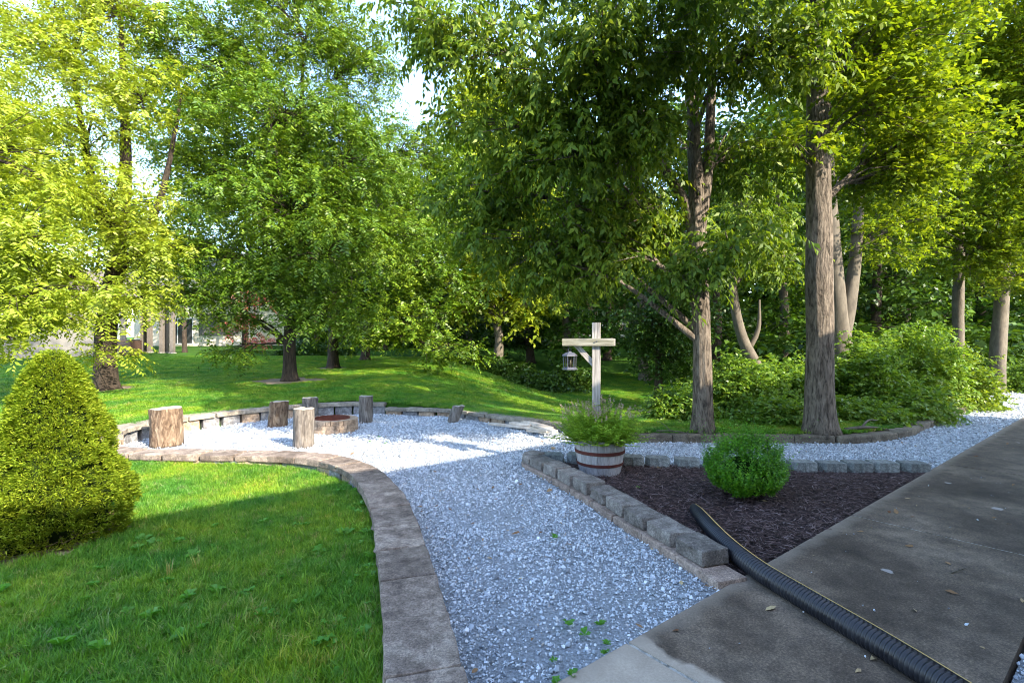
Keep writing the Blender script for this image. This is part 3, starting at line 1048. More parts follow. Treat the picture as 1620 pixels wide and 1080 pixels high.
def sprays(clumps, crad, n_tw, K, L, Wd, tw_len, style, r, flat_=.6, droop=.35):
    """leaf positions for twigs spread through clumps. clumps n x 3, crad n"""
    n = len(clumps)
    m_ = n * n_tw
    c = np.repeat(clumps, n_tw, 0)
    cr = np.repeat(crad, n_tw)[:, None]
    off = r.normal(0, 1, (m_, 3)); off = unit(off) * r.uniform(0, 1, (m_, 1)) ** .45
    off[:, 2] *= flat_
    start = c + off * cr
    d = unit(off * np.array([1, 1, .6]) + r.normal(0, .45, (m_, 3)))
    d[:, 2] -= droop * .5
    d = unit(d)
    tl = tw_len * r.uniform(.6, 1.25, (m_, 1))
    out = []
    t = (np.arange(K) + .5) / K
    for k in range(K):
        side = 1 if k % 2 else -1
        tt = t[k]
        p = start + d * tl * tt
        p[:, 2:] -= droop * tl * tt * tt * .6
        dd = d.copy(); dd[:, 2] -= droop * tt
        dd = unit(dd)
        S = unit(np.cross(dd, np.array([0, 0, 1.0])) + 1e-4)
        upn = np.cross(S, dd)
        if style == 'pinnate':
            ld = dd * .45 + S * side * 1.0 + r.normal(0, .16, (m_, 3)) - np.array([0, 0, .25])
            nn = upn + r.normal(0, .35, (m_, 3))
        elif style == 'lance':
            ld = dd * .6 + S * side * .7 + r.normal(0, .3, (m_, 3)) - np.array([0, 0, .65])
            nn = upn + r.normal(0, .55, (m_, 3))
        else:
            ld = dd * .5 + S * side * .8 + r.normal(0, .35, (m_, 3)) - np.array([0, 0, .2])
            nn = np.array([0, 0, 1.0]) + r.normal(0, .38, (m_, 3))
        l_ = L * np.clip(np.exp(r.normal(0, .26, m_)), .5, 1.45)
        out.append(leaf_quads(p, ld, nn, l_, l_ * Wd))
    V = np.concatenate([o[0] for o in out])
    Q = np.arange(len(V)).reshape(-1, 4)
    return V, Q


def trunk_geo(pts, radii, sides, flare=1.5, seed=0, ridge=.06, step=.14):
    P4 = catmull([(*p, rr_) for p, rr_ in zip(pts, radii)], step)
    base = P4[0][2]
    P_ = P4[:, :3]; R_ = P4[:, 3]
    V, Fc = tube(P_, R_, sides)
    V = np.array([v[:] for v in V])
    idx = np.repeat(np.arange(len(P_)), sides)
    c = P_[idx]; r_ = R_[idx]
    a = np.tile(np.arange(sides) / sides * 6.283, len(P_))
    h = c[:, 2] - base
    fl = 1 + (flare - 1) * np.exp(-np.clip(h, 0, 9) / .16) * (1 + .35 * np.sin(a * 5 + seed))
    dsp = 1 + ridge * fbm(np.cos(a) * 7 + seed, np.sin(a) * 7, h * 1.3, seed, 3) + .05 * fbm(np.cos(a) * 1.3, np.sin(a) * 1.3 + seed, h * .8, seed + 5, 2)
    V = c + (V - c) * (fl * dsp)[:, None]
    return V, Fc


STY = {
    'walnut': dict(n_tw=17, K=13, L=.098, Wd=.38, tw_len=.46, style='pinnate', droop=.45, flat_=.6),
    'ash': dict(n_tw=16, K=10, L=.12, Wd=.46, tw_len=.42, style='pinnate', droop=.3, flat_=.55),
    'elm': dict(n_tw=18, K=10, L=.098, Wd=.42, tw_len=.32, style='lance', droop=.45, flat_=.55),
    'maple': dict(n_tw=18, K=9, L=.085, Wd=.66, tw_len=.30, style='broad', droop=.2, flat_=.42),
    'far': dict(n_tw=14, K=6, L=.23, Wd=.66, tw_len=.6, style='broad', droop=.25, flat_=.55),
}


def lobe(px, py, rx, ry, Y, rd=None):
    s_ = Y / F
    return ((px - 810) * s_, Y, 1.5 + (540 - py) * s_, rx * s_, (rd if rd else (rx + ry) / 2 * s_), ry * s_)


def tree(name, label, base, trunk, radii, lobes, sty, lm, bark, seed, cat='tree', group=None, clump_r=.55, dens=1.0, sides=16, flare=1.5, forks=(), attach=.55, zmin=None, limb_r=.35):
    """base (x, y); trunk = list of (dx, dy, z above ground)"""
    r = np.random.default_rng(seed)
    z0 = gz(*base)
    root = empty(name, (base[0], base[1], z0))
    tag(root, label, cat, group)
    o3 = np.array([base[0], base[1], z0])
    tp = [(a, b_, c_ - .06) if i == 0 else (a, b_, c_) for i, (a, b_, c_) in enumerate(trunk)]
    V, Fc = trunk_geo(tp, radii, sides, flare, seed)
    mobj('trunk', V, Fc, bark, root, True)
    for fk in forks:
        V, Fc = trunk_geo(fk[0], fk[1], max(8, sides - 4), 1.0, seed + 3)
        mobj('fork', V, Fc, bark, root, True)
    axes = [catmull([(*p, rr_) for p, rr_ in zip(tp, radii)], .15)] + [catmull([(*p, rr_) for p, rr_ in zip(fk[0], fk[1])], .15) for fk in forks]
    A = np.concatenate(axes)
    Vs, Qs, vo = [], [], 0
    p_ = STY[sty]
    for (lx_, ly_, lz_, rx_, ry_, rz_) in lobes:
        c = np.array([lx_, ly_, lz_]) - o3
        # limb from the trunk to the lobe
        hd = np.hypot(A[:, 0] - c[0], A[:, 1] - c[1])
        over = ly_ < 6.0 and lz_ > 4.8
        cost = np.abs(A[:, 2] - (c[2] + 1.6 if over else c[2] - attach * hd)) + .35 * hd + np.where(A[:, 2] < 1.0, 5, 0)
        j = int(np.argmin(cost))
        st = A[j, :3]; r0 = min(A[j, 3] * .42, .012 + .02 * np.linalg.norm(c - st))
        midp = st * .45 + c * .55 + np.array([r.normal(0, .15), r.normal(0, .15), .12 * np.linalg.norm(c - st) * (1 if c[2] > st[2] else .6)])
        LP = catmull([st, midp, c], .25)
        parts = [tube(LP, np.linspace(max(r0, .02), .012, len(LP)), 7, False)]
        vol = 4.19 * rx_ * ry_ * rz_
        nc = max(3, int(dens * DENS[sty] * vol ** .72 / clump_r ** 1.6))
        if over:
            nc = int(nc * 2.2)
        elif lz_ - rz_ * .6 > 1.5 + .667 * ly_:
            nc = nc // 2
        u = unit(r.normal(0, 1, (nc, 3))) * (r.uniform(.12, 1, (nc, 1)) ** .42)
        C = c + u * np.array([rx_, ry_, rz_])
        if zmin is not None:
            C = C[C[:, 2] + z0 > zmin]
        if not len(C):
            continue
        for q in C[: 46]:
            i0 = int(np.argmin(np.linalg.norm(LP - q, axis=1) + .4 * np.linspace(0, 1, len(LP))[::-1] * 0))
            a_ = LP[max(0, i0 - 2)]
            m2 = (a_ + q) / 2 + np.array([0, 0, .1])
            parts.append(tube([a_, m2, q, q + (q - m2) * .5], [.016, .011, .007, .003], 4, False))
        V, Fc = merge(parts)
        mobj('limb', V, Fc, bark, root, True)
        V, Q = sprays(C, clump_r * r.uniform(.7, 1.25, len(C)), r=r, **p_)
        Vs.append(V); Qs.append(Q + vo); vo += len(V)
    cr = quads('crown', np.concatenate(Vs), np.concatenate(Qs), lm, root)
    kind(cr, 'stuff')
    global NLEAF
    NLEAF += vo // 4
    print('LEAVES', name, vo // 4)
    return root


NLEAF = 0
DENS = {'walnut': 2.9, 'ash': 2.9, 'elm': 5.4, 'maple': 4.7, 'far': 2.3}
# ------------------------------------------------------------------ trees
def tall(h, *mid):
    return [(0, 0, 0), *mid, (mid[-1][0] if mid else 0, mid[-1][1] if mid else 0, h)]


# 1 walnut by the left edge
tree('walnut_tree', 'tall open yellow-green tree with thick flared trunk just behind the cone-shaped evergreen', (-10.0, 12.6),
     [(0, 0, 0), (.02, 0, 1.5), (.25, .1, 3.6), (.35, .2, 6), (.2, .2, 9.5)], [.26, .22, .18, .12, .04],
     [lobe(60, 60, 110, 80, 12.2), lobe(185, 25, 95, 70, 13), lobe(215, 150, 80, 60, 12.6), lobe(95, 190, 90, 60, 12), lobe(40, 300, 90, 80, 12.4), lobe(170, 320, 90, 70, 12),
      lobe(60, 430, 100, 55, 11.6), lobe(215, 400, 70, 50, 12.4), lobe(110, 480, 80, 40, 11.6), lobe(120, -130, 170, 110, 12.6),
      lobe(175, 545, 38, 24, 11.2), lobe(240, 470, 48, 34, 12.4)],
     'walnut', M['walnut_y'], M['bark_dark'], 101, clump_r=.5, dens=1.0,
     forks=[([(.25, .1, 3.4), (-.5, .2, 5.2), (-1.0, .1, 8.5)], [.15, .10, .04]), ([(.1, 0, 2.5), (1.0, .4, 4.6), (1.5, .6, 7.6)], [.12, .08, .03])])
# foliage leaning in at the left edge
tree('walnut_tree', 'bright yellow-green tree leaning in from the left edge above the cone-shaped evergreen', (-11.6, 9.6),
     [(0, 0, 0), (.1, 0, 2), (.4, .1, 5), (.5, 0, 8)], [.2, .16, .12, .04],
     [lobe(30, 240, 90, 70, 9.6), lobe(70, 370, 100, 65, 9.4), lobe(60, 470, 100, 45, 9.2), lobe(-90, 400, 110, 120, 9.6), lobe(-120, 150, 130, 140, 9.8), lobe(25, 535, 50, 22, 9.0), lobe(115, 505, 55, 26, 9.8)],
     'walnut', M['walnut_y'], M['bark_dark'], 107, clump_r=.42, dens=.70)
# 2 central-left tree
tree('honey_locust_tree', 'rounded green tree with dark slim trunk in a ring of bare soil on the lawn', (-6.25, 14.4),
     [(0, 0, 0), (.0, 0, 1.4), (.1, .1, 3), (.2, .2, 6), (.3, .2, 9.5)], [.19, .155, .13, .09, .03],
     [lobe(450, 40, 120, 90, 14.2), lobe(330, 90, 80, 90, 14), lobe(565, 110, 55, 70, 14.6), lobe(430, 190, 130, 80, 13.6), lobe(565, 250, 80, 80, 14), lobe(320, 270, 70, 70, 14.4),
      lobe(440, 320, 120, 60, 13.2), lobe(350, 400, 90, 55, 13.8), lobe(520, 390, 100, 60, 13.4), lobe(420, 460, 80, 40, 13.4), lobe(520, 490, 70, 38, 13.6), lobe(620, 370, 60, 55, 14.4),
      lobe(440, -110, 130, 110, 14.4), lobe(395, 555, 42, 14, 13.6, .5), lobe(300, 462, 62, 38, 13.8), lobe(365, 500, 36, 20, 13.8, .6), lobe(440, 250, 90, 80, 15.2), lobe(500, 330, 90, 60, 15)],
     'walnut', M['walnut'], M['bark_dark'], 113, clump_r=.52, dens=1.16,
     forks=[([(.05, 0, 1.9), (-.7, .2, 3.6), (-1.3, .3, 6.5)], [.10, .08, .03]), ([(.08, 0, 2.2), (.9, -.2, 3.8), (1.6, 0, 6.4)], [.10, .07, .03]), ([(.1, 0, 2.8), (.1, -.6, 4.8), (-.2, -.8, 7.4)], [.09, .06, .02])])
tree('honey_locust_tree', 'narrower green tree behind the soil-ringed one, its low limbs touching the lawn', (-6.6, 18.9),
     [(0, 0, 0), (0, 0, 2), (.1, .1, 5), (.2, .1, 8)], [.2, .16, .11, .03],
     [lobe(655, 240, 60, 60, 19), lobe(700, 250, 50, 45, 20.5), lobe(690, 320, 60, 50, 20.5), lobe(640, 330, 80, 70, 18.6), lobe(600, 420, 100, 60, 18.2), lobe(690, 430, 75, 60, 18.4), lobe(640, 510, 95, 42, 17.6), lobe(705, 555, 55, 26, 17.2), lobe(570, 510, 55, 35, 18), lobe(700, 340, 55, 60, 19.4)],
     'ash', M['walnut'], M['bark_dark'], 127, clump_r=.6, dens=.9)
tree('young_ash_tree', 'small tree with thin dark trunk directly behind the two green lawn trees', (-6.6, 23.0),
     [(0, 0, 0), (.1, 0, 2), (.2, .1, 5)], [.2, .15, .05],
     [lobe(560, 330, 70, 80, 23), lobe(590, 430, 70, 60, 23), lobe(530, 440, 70, 55, 23)], 'far', M['wood_leaf'], M['bark_dark'], 131, clump_r=.8, dens=.9)
# 5 lit tree in the middle distance
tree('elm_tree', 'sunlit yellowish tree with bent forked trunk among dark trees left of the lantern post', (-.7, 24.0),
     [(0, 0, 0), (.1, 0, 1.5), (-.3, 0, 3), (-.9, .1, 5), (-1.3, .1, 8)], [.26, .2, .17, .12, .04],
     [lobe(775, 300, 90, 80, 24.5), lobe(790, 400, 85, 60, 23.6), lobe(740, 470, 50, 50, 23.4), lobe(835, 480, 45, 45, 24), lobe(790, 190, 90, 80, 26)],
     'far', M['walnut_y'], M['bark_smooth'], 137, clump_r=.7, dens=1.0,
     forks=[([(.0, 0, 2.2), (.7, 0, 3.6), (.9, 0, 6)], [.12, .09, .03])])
# 6 big overhanging tree
tree('hackberry_tree', 'large forked tree with furrowed trunk behind the edging, leaves overhanging the lantern post', (2.99, 8.02),
     [(0, 0, 0), (-.01, 0, 1.2), (-.06, 0, 2.5), (-.08, .05, 3.6), (-.12, .1, 5.2), (-.1, .1, 8)], [.157, .14, .132, .122, .09, .04],
     [lobe(655, 25, 60, 42, 7.2), lobe(760, 70, 90, 60, 7.0), lobe(800, 190, 90, 60, 7.4), lobe(900, 110, 110, 80, 6.8), lobe(1010, 40, 110, 70, 6.6), lobe(770, 300, 80, 60, 8.2), lobe(900, 240, 110, 70, 7.2),
      lobe(1000, 200, 80, 55, 7.4), lobe(850, 380, 110, 60, 8.2), lobe(975, 320, 80, 50, 8.4), lobe(950, 410, 70, 34, 8.8, .8), lobe(1110, 80, 100, 60, 7.2), lobe(1160, 385, 85, 34, 7.2, .6),
      lobe(1100, 430, 60, 24, 7.2, .4), lobe(1230, 60, 80, 70, 6.8), lobe(1170, 250, 70, 50, 8.4), lobe(880, -120, 240, 100, 7.4), lobe(1150, -120, 200, 100, 7.2), (3.1, 3.75, 5.25, .9, .55, .4), (4.5, 3.3, 5.4, .9, .55, .4), (5.8, 3.3, 5.8, .9, .6, .4), (1.7, 4.3, 5.25, .7, .5, .35), (3.4, 5.2, 6.0, 1.0, .7, .45), (0.6, 5.0, 5.6, .6, .5, .3), (4.0, 4.3, 6.1, 1.2, .5, .4), (2.6, 4.4, 5.6, .7, .4, .3), lobe(1060, 240, 40, 30, 9.4, .5), lobe(1040, 350, 55, 38, 7.9, .6), lobe(985, 400, 60, 30, 7.9, .6), lobe(890, 420, 60, 34, 8.0, .6)],
     'elm', M['elm'], M['bark'], 139, clump_r=.42, dens=.74, sides=40, flare=1.32,
     forks=[([(-.07, 0, 2.7), (-.25, .1, 3.6), (-.75, .2, 4.6), (-1.3, .3, 6.6)], [.10, .085, .06, .03]), ([(-.08, 0, 3.0), (.12, .1, 4.2), (.25, .2, 6.4), (.4, .2, 8)], [.10, .085, .05, .02]),
            ([(-.04, .02, 2.3), (-.55, .15, 3.0), (-.9, .3, 3.9), (-1.6, .4, 4.6)], [.075, .06, .05, .02])])
# 7 straight trunk
tree('maple_tree', 'thick straight grey trunk right of the boxwood, bare up to a high crown', (4.78, 7.95),
     [(0, 0, 0), (0, 0, 1.3), (-.01, .0, 2.6), (.0, .05, 4.6), (.02, .1, 6.6), (0, .1, 9)], [.212, .192, .182, .16, .12, .05],
     [lobe(1345, 60, 80, 60, 7.9), lobe(1250, 120, 50, 45, 8.4), lobe(1440, 60, 100, 80, 7.8), lobe(1400, 170, 90, 60, 7.8), lobe(1470, 230, 90, 60, 8.2), lobe(1260, -110, 170, 90, 7.6), lobe(1480, -110, 170, 100, 8),
      lobe(1390, 290, 80, 45, 8.4), lobe(1250, 215, 40, 30, 7.6)],
     'maple', M['maple'], M['bark'], 149, clump_r=.42, dens=.75, sides=44, flare=1.33)
# 8 double trunk behind
tree('maple_tree', 'smooth grey tree forking into two stems directly behind the thick straight trunk', (7.85, 12.2),
     [(0, 0, 0), (-.02, 0, 1.6), (-.15, 0, 3.2), (-.3, .1, 6.5), (-.3, .1, 9)], [.30, .26, .2, .14, .05],
     [lobe(1360, 130, 110, 80, 12.4), lobe(1440, 250, 90, 70, 12.4), lobe(1290, 240, 70, 60, 12.8), lobe(1430, 360, 70, 50, 12), lobe(1300, -60, 180, 110, 12.6)],
     'maple', M['maple'], M['bark_smooth'], 151, clump_r=.55, dens=.85, sides=24, flare=1.2,
     forks=[([(.0, 0, 1.9), (.2, 0, 2.9), (.45, .1, 4.6), (.6, .1, 8)], [.17, .15, .12, .04])])
# 9 leaning small tree
tree('leaning_tree', 'small leaning forked grey tree rising from the shrubs between the two big trunks', (5.95, 12.0),
     [(0, 0, 0), (-.05, 0, .75), (-.22, 0, 1.3), (-.55, 0, 2.0), (-.75, 0, 2.9), (-.8, 0, 4.2)], [.17, .15, .15, .12, .10, .04],
     [lobe(1170, 330, 60, 55, 12), lobe(1215, 420, 50, 34, 12), lobe(1120, 410, 40, 30, 12.6)],
     'elm', M['elm'], M['bark_smooth'], 157, clump_r=.5, dens=.9, sides=18, flare=1.1,
     forks=[([(-.40, 0, 1.72), (-.18, 0, 2.2), (-.15, 0, 2.9)], [.06, .05, .02])])
tree('maple_tree', 'slim grey trunk standing behind the right end of the lit shrubs', (14.2, 16.3),
     [(0, 0, 0), (0, 0, 2.5), (.05, 0, 5), (0, 0, 9)], [.17, .155, .13, .05],
     [lobe(1500, 90, 110, 100, 15.6), lobe(1540, 220, 100, 70, 15.4), lobe(1480, 320, 90, 60, 15.8), lobe(1545, 390, 90, 45, 14.6), lobe(1490, -80, 140, 100, 16)],
     'maple', M['maple'], M['bark_smooth'], 163, clump_r=.6, dens=.9, flare=1.15)
tree('maple_tree', 'grey trunk leaning slightly right at the far end of the gravel path beside the walk', (14.3, 15.1),
     [(0, 0, 0), (.06, 0, 2), (.2, 0, 4), (.3, 0, 8)], [.21, .18, .15, .05],
     [lobe(1610, 120, 90, 100, 14.6), lobe(1640, 250, 80, 80, 14), lobe(1590, 340, 80, 50, 14.2), lobe(1610, 430, 65, 40, 14.2), lobe(1700, 60, 120, 160, 14), lobe(1620, -70, 150, 100, 15)],
     'maple', M['maple'], M['bark_smooth'], 167, clump_r=.55, dens=.9, flare=1.25)
# small dark tree on the slope
tree('young_maple_tree', 'small low-branched dark tree standing alone on the grassy slope right of the lantern post', (4.65, 16.2),
     [(0, 0, 0), (0, 0, 1.4), (.05, 0, 3.2)], [.16, .11, .03],
     [lobe(1050, 560, 52, 40, 16), lobe(1075, 500, 60, 40, 16.4), lobe(1020, 510, 45, 34, 16.2), lobe(1065, 450, 60, 40, 16.8), lobe(1090, 570, 40, 34, 16.4)],
     'maple', M['wood_leaf'], M['bark_dark'], 173, clump_r=.5, dens=1.0)
tree('red_maple_tree', 'small red-leaved tree in front of the pale house at left', (-15.7, 30.0),
     [(0, 0, 0), (0, 0, 1.4), (.1, 0, 3.6)], [.12, .09, .03],
     [lobe(375, 505, 36, 22, 29.6), lobe(405, 470, 34, 26, 30), lobe(415, 530, 26, 16, 29.8)], 'ash', M['redleaf'], M['bark_dark'], 179, clump_r=.5, dens=.30)
# trees of the wood behind
wood_spots = [  # px of trunk, Y, height px top, crown half width px, label
    (900, 26, 250, 95, 'dark broad tree of the thicket directly left of the lantern'),
    (840, 29, 330, 80, 'dark tree low behind the hedge of the thicket, left of the lantern post'),
    (690, 27, 300, 80, 'dark tree of the thicket behind the low-limbed lawn tree'),
    (960, 31, 180, 90, 'dark tree of the wood rising behind the top of the lantern post'),
    (1020, 24, 200, 80, 'dark tree of the wood left of the forked furrowed trunk'),
    (1130, 20, 180, 100, 'dark tree of the wood right behind the forked furrowed trunk'),
    (1235, 22, 150, 100, 'dark tree of the wood in the gap between the two big trunks'),
    (1390, 21, 170, 100, 'dark tree of the wood right of the two-stemmed grey tree'),
    (1437, 25, 200, 100, 'dark reddish trunk deep in the wood above the lit shrubs'),
    (1545, 24, 150, 120, 'dark tree of the wood between the two trunks near the path end'),
    (1660, 22, 100, 140, 'dark tree of the wood at the right edge behind the path end'),
    (1080, 30, 100, 110, 'tallest dark tree of the wood behind the forked furrowed trunk'),
    (1300, 30, 60, 130, 'tall dark tree of the wood behind the thick straight trunk'),
    (1480, 32, 60, 130, 'tall dark tree of the wood behind the slim grey trunk'),
    (745, 34, 220, 80, 'far dark tree behind the sunlit bent tree'),
]
for k, (px_, Y_, top, hw, lab) in enumerate(wood_spots):
    X_ = (px_ - 810) / F * Y_
    r_ = random.Random(300 + k)
    ztop = 1.5 + (540 - top) / F * Y_
    g0 = gz(X_, Y_)
    lobes_ = []
    nl = 5
    for q in range(nl):
        f_ = (q + .5) / nl
        py_ = 545 + (top - 545) * f_
        lobes_.append(lobe(px_ + r_.uniform(-.4, .4) * hw, py_, hw * (.8 - .25 * abs(f_ - .5)), (545 - top) / nl * .8, Y_ + r_.uniform(-1, 1), 2.2))
    tree('woodland_tree', lab, (X_, Y_), [(0, 0, 0), (r_.uniform(-.2, .2), 0, 2.5), (r_.uniform(-.4, .4), 0, ztop - g0 - 1.5)], [.26, .2, .05], lobes_,
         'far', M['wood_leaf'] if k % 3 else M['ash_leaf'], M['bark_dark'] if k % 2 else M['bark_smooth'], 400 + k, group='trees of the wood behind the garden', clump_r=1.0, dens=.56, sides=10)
# trees behind the houses at left
for k, (px_, Y_, top, bot, hw, lab) in enumerate([(292, 30, 150, 440, 75, 'hazy blue-green tree seen between the two big left-hand crowns'), (150, 32, 260, 500, 100, 'distant tree behind the trunk of the open yellow-green tree'),
                                                  (500, 34, 200, 500, 100, 'distant tree behind the rounded green lawn tree'), (20, 30, 330, 520, 90, 'distant tree at the far left behind the bright leaning one'), (390, 36, 120, 440, 110, 'tall distant tree rising behind the left half of the soil-ringed tree'),
                                                  (610, 33, 210, 520, 70, 'distant tree between the soil-ringed tree and the narrower green tree')]):
    X_ = (px_ - 810) / F * Y_
    lobes_ = [lobe(px_ + (q % 2 * 2 - 1) * hw * .3, bot + (top - bot) * (q + .5) / 3, hw * .8, (bot - top) / 4, Y_, 2.5) for q in range(3)]
    tree('distant_tree', lab, (X_, Y_), [(0, 0, 0), (0, 0, 3), (.3, 0, 7)], [.13, .11, .05], lobes_, 'far', M['ash_leaf'], M['bark_dark'], 450 + k, group='distant trees beyond the left lawn', clump_r=1.0, dens=.75, sides=10)

# far wood closing the view
r = np.random.default_rng(77)
n = 6500
X_ = r.uniform(-16, 80, n); Y_ = 38 + 10 * r.random(n) + np.clip(X_ - 20, 0, 60) * -.15
Z_ = r.uniform(0, 1, n) ** .9 * (10 + 5 * np.sin(X_ * .35) + np.clip(X_, -10, 30) * .25) + .8
kp = ~((X_ > 3) & (X_ < 14) & (Z_ < 6)) & ((X_ > -6) | (Z_ < 11))
C = np.stack([X_, Y_, Z_], 1)[kp]
V, Q = sprays(C, np.full(len(C), 1.4), 3, 3, .95, .7, 1.1, 'broad', r, .6, .3)
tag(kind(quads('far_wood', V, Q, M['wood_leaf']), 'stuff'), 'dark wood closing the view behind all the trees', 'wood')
r = np.random.default_rng(78)
n = 4200
X_ = r.uniform(4, 34, n); Y_ = r.uniform(17, 30, n); Z_ = lawn_z(X_, Y_) + r.random(n) ** 1.5 * 2.2
kp = (X_ > 7.5 + (Y_ - 17) * .30)
C = np.stack([X_, Y_, Z_], 1)[kp]
V, Q = sprays(C, np.full(len(C), .5), 3, 4, .27, .6, .55, 'broad', r, .6, .2)
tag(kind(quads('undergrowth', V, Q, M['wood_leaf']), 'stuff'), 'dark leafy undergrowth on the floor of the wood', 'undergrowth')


# ------------------------------------------------------------------ shrubs
def shrub(name, label, cx, cy, rx, ry, h, n, L, Wd, lm, seed, tw=.22, cat='shrub', K=8, style='broad', group=None, stems=9, z_off=0.0, ntw=4):
    r = np.random.default_rng(seed)
    z0 = gz(cx, cy) + z_off
    root = empty(name, (cx, cy, z0))
    tag(root, label, cat, group)
    u = unit(r.normal(0, 1, (n, 3))); u[:, 2] = np.abs(u[:, 2])
    rr_ = r.uniform(.2, 1, (n, 1)) ** .4
    bump_ = 1 + .28 * fbm(u[:, 0] * 2.3 + seed, u[:, 1] * 2.3, u[:, 2] * 2.3, seed, 2)[:, None]
    C = u * rr_ * bump_ * np.array([rx, ry, h])
    V, Q = sprays(C, np.full(n, .16), ntw, K, L, Wd, tw, style, r, .6, .25)
    kind(quads('foliage', V, Q, lm, root), 'stuff')
    parts = []
    for k in range(stems):
        q = C[r.integers(0, n)] * .85
        parts.append(tube([(q[0] * .1, q[1] * .1, -.1), (q[0] * .5, q[1] * .5, q[2] * .5), tuple(q)], [.022, .014, .005], 5, False))
    V, Fc = merge(parts)
    mobj('stems', V, Fc, M['bark_smooth'], root, True)
    return root


shr = [  # px centre, Y, half width px, top y px, label
    (1075, 9.6, 42, 620, 'thin low shrub at the left of the furrowed forked trunk, leaves catching light'),
    (1165, 10.0, 62, 572, 'shrub between the two big trunks, nearest the furrowed forked one'),
    (1240, 10.4, 60, 568, 'shrub filling the gap just left of the thick straight trunk'),
    (1365, 10.8, 75, 545, 'lit shrub immediately right of the thick straight trunk'),
    (1430, 11.8, 80, 528, 'tallest lit shrub, a leafy spray sticking up from its top'),
    (1490, 12.0, 70, 560, 'blue-green drooping shrub above the bend of the edging'),
    (1350, 9.3, 60, 640, 'low dark shrub behind the bend of the edging at the foot of the thick trunk'),
    (1430, 9.9, 62, 615, 'low dark shrub directly above the curving edging stones'),
    (1230, 8.9, 50, 640, 'low dark shrub tucked against the edging between the big trunks'),
    (1615, 17.0, 60, 580, 'lit shrub at the right edge behind the path end'),
    (1680, 15.5, 80, 560, 'shrub beyond the right edge at the path end'),
]
for k, (px_, Y_, hw, top, lab) in enumerate(shr):
    X_ = (px_ - 810) / F * Y_
    g0 = gz(X_, Y_)
    h_ = (1.5 + (540 - top) / F * Y_) - g0 + .0
    rx_ = hw / F * Y_ * 1.12
    shrub('garden_shrub', lab, X_, Y_, rx_, max(.6, rx_ * .8), h_, int(400 * max(1, rx_) * max(1, h_)), .075, .62, M['shrub'] if k not in (5,) else M['elm'], 500 + k, tw=.26, group='shrubs behind the stone edging')
# hedge bushes at the foot of the thicket
for k, (px_, Y_, hw, top, lab) in enumerate([(850, 20.0, 42, 585, 'low dark bush at the right end of the hedge line on the back lawn'), (800, 21.5, 45, 580, 'low dark bush in the middle of the hedge line on the back lawn'),
                                             (745, 23.0, 45, 572, 'low dark bush at the left end of the hedge line on the back lawn'), (905, 21.0, 32, 575, 'small round bush below the lantern at the thicket edge'),
                                             (500, 27.0, 60, 548, 'bush behind the trunks of the rounded lawn trees')]):
    X_ = (px_ - 810) / F * Y_
    g0 = gz(X_, Y_)
    h_ = max(.5, (1.5 + (540 - top) / F * Y_) - g0 - .1)
    rx_ = hw / F * Y_ * 1.1
    shrub('hedge_bush', lab, X_, Y_, rx_, .9, h_, int(240 * rx_), .12, .6, M['wood_leaf'], 530 + k, tw=.3, group='bushes along the thicket edge', K=6)

# boxwood
bx0, by0 = 2.25, 4.93
rb = empty('boxwood_shrub', (bx0, by0, -.01))
tag(rb, 'dense bright green boxwood with upright tips growing in the dark mulch bed', 'shrub')
r = np.random.default_rng(61)
n = 2300
u = unit(r.normal(0, 1, (n, 3))); u[:, 2] = np.where(u[:, 2] < 0, u[:, 2] * .62, u[:, 2])
u *= np.where(u[:, 2:] < 0, 1 + .35 * u[:, 2:], 1)
rr_ = r.uniform(.35, 1, (n, 1)) ** .35
sh = 1 + .13 * fbm(u[:, 0] * 3, u[:, 1] * 3, u[:, 2] * 3, 5, 2)[:, None]
C = u * rr_ * sh * np.array([.355, .355, .37]); C[:, 2] += .20
C[:, 2] = np.maximum(C[:, 2], .03)
d = unit(u * np.array([.42, .42, .2]) + np.array([0, 0, 1.0]) + r.normal(0, .16, (n, 3)))
tl = np.where((C[:, 2] > .30) & (r.random(n) < .16), .34, .11)[:, None] * np.exp(r.normal(0, .35, (n, 1)))
Vl = []
K = 12
for k in range(K):
    t = (k + .5) / K
    p = C + d * tl * t
    S = unit(np.cross(d, np.array([math.cos(k * 1.57 + .3), math.sin(k * 1.57 + .3), .1])))
    ld = d * .55 + S
    l_ = .025 * np.exp(r.normal(0, .18, n)) * (1 - .35 * t)
    Vl.append(leaf_quads(p, ld, d + r.normal(0, .3, (n, 3)), l_, l_ * .62)[0])
V = np.concatenate(Vl)
kind(quads('foliage', V, np.arange(len(V)).reshape(-1, 4), M['box'], rb), 'stuff')
parts = []
for k in range(16):
    q = C[r.integers(0, n)]
    parts.append(tube([(q[0] * .1, q[1] * .1, -.02), (q[0] * .5, q[1] * .5, q[2] * .45), tuple(q)], [.010, .007, .003], 5, False))
V, Fc = merge(parts)
mobj('stems', V, Fc, M['bark_smooth'], rb, True)
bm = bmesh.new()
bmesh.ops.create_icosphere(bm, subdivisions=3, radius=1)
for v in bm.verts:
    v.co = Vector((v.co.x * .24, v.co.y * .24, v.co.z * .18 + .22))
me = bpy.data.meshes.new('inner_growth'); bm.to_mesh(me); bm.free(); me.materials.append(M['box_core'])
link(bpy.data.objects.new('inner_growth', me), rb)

# dwarf spruce cone at left
z0 = -.13
rs = empty('dwarf_spruce', (spx, spy, z0))
tag(rs, 'cone-shaped dwarf spruce at the left edge of the front lawn, its upper part in sunlight', 'shrub')
r = np.random.default_rng(62)


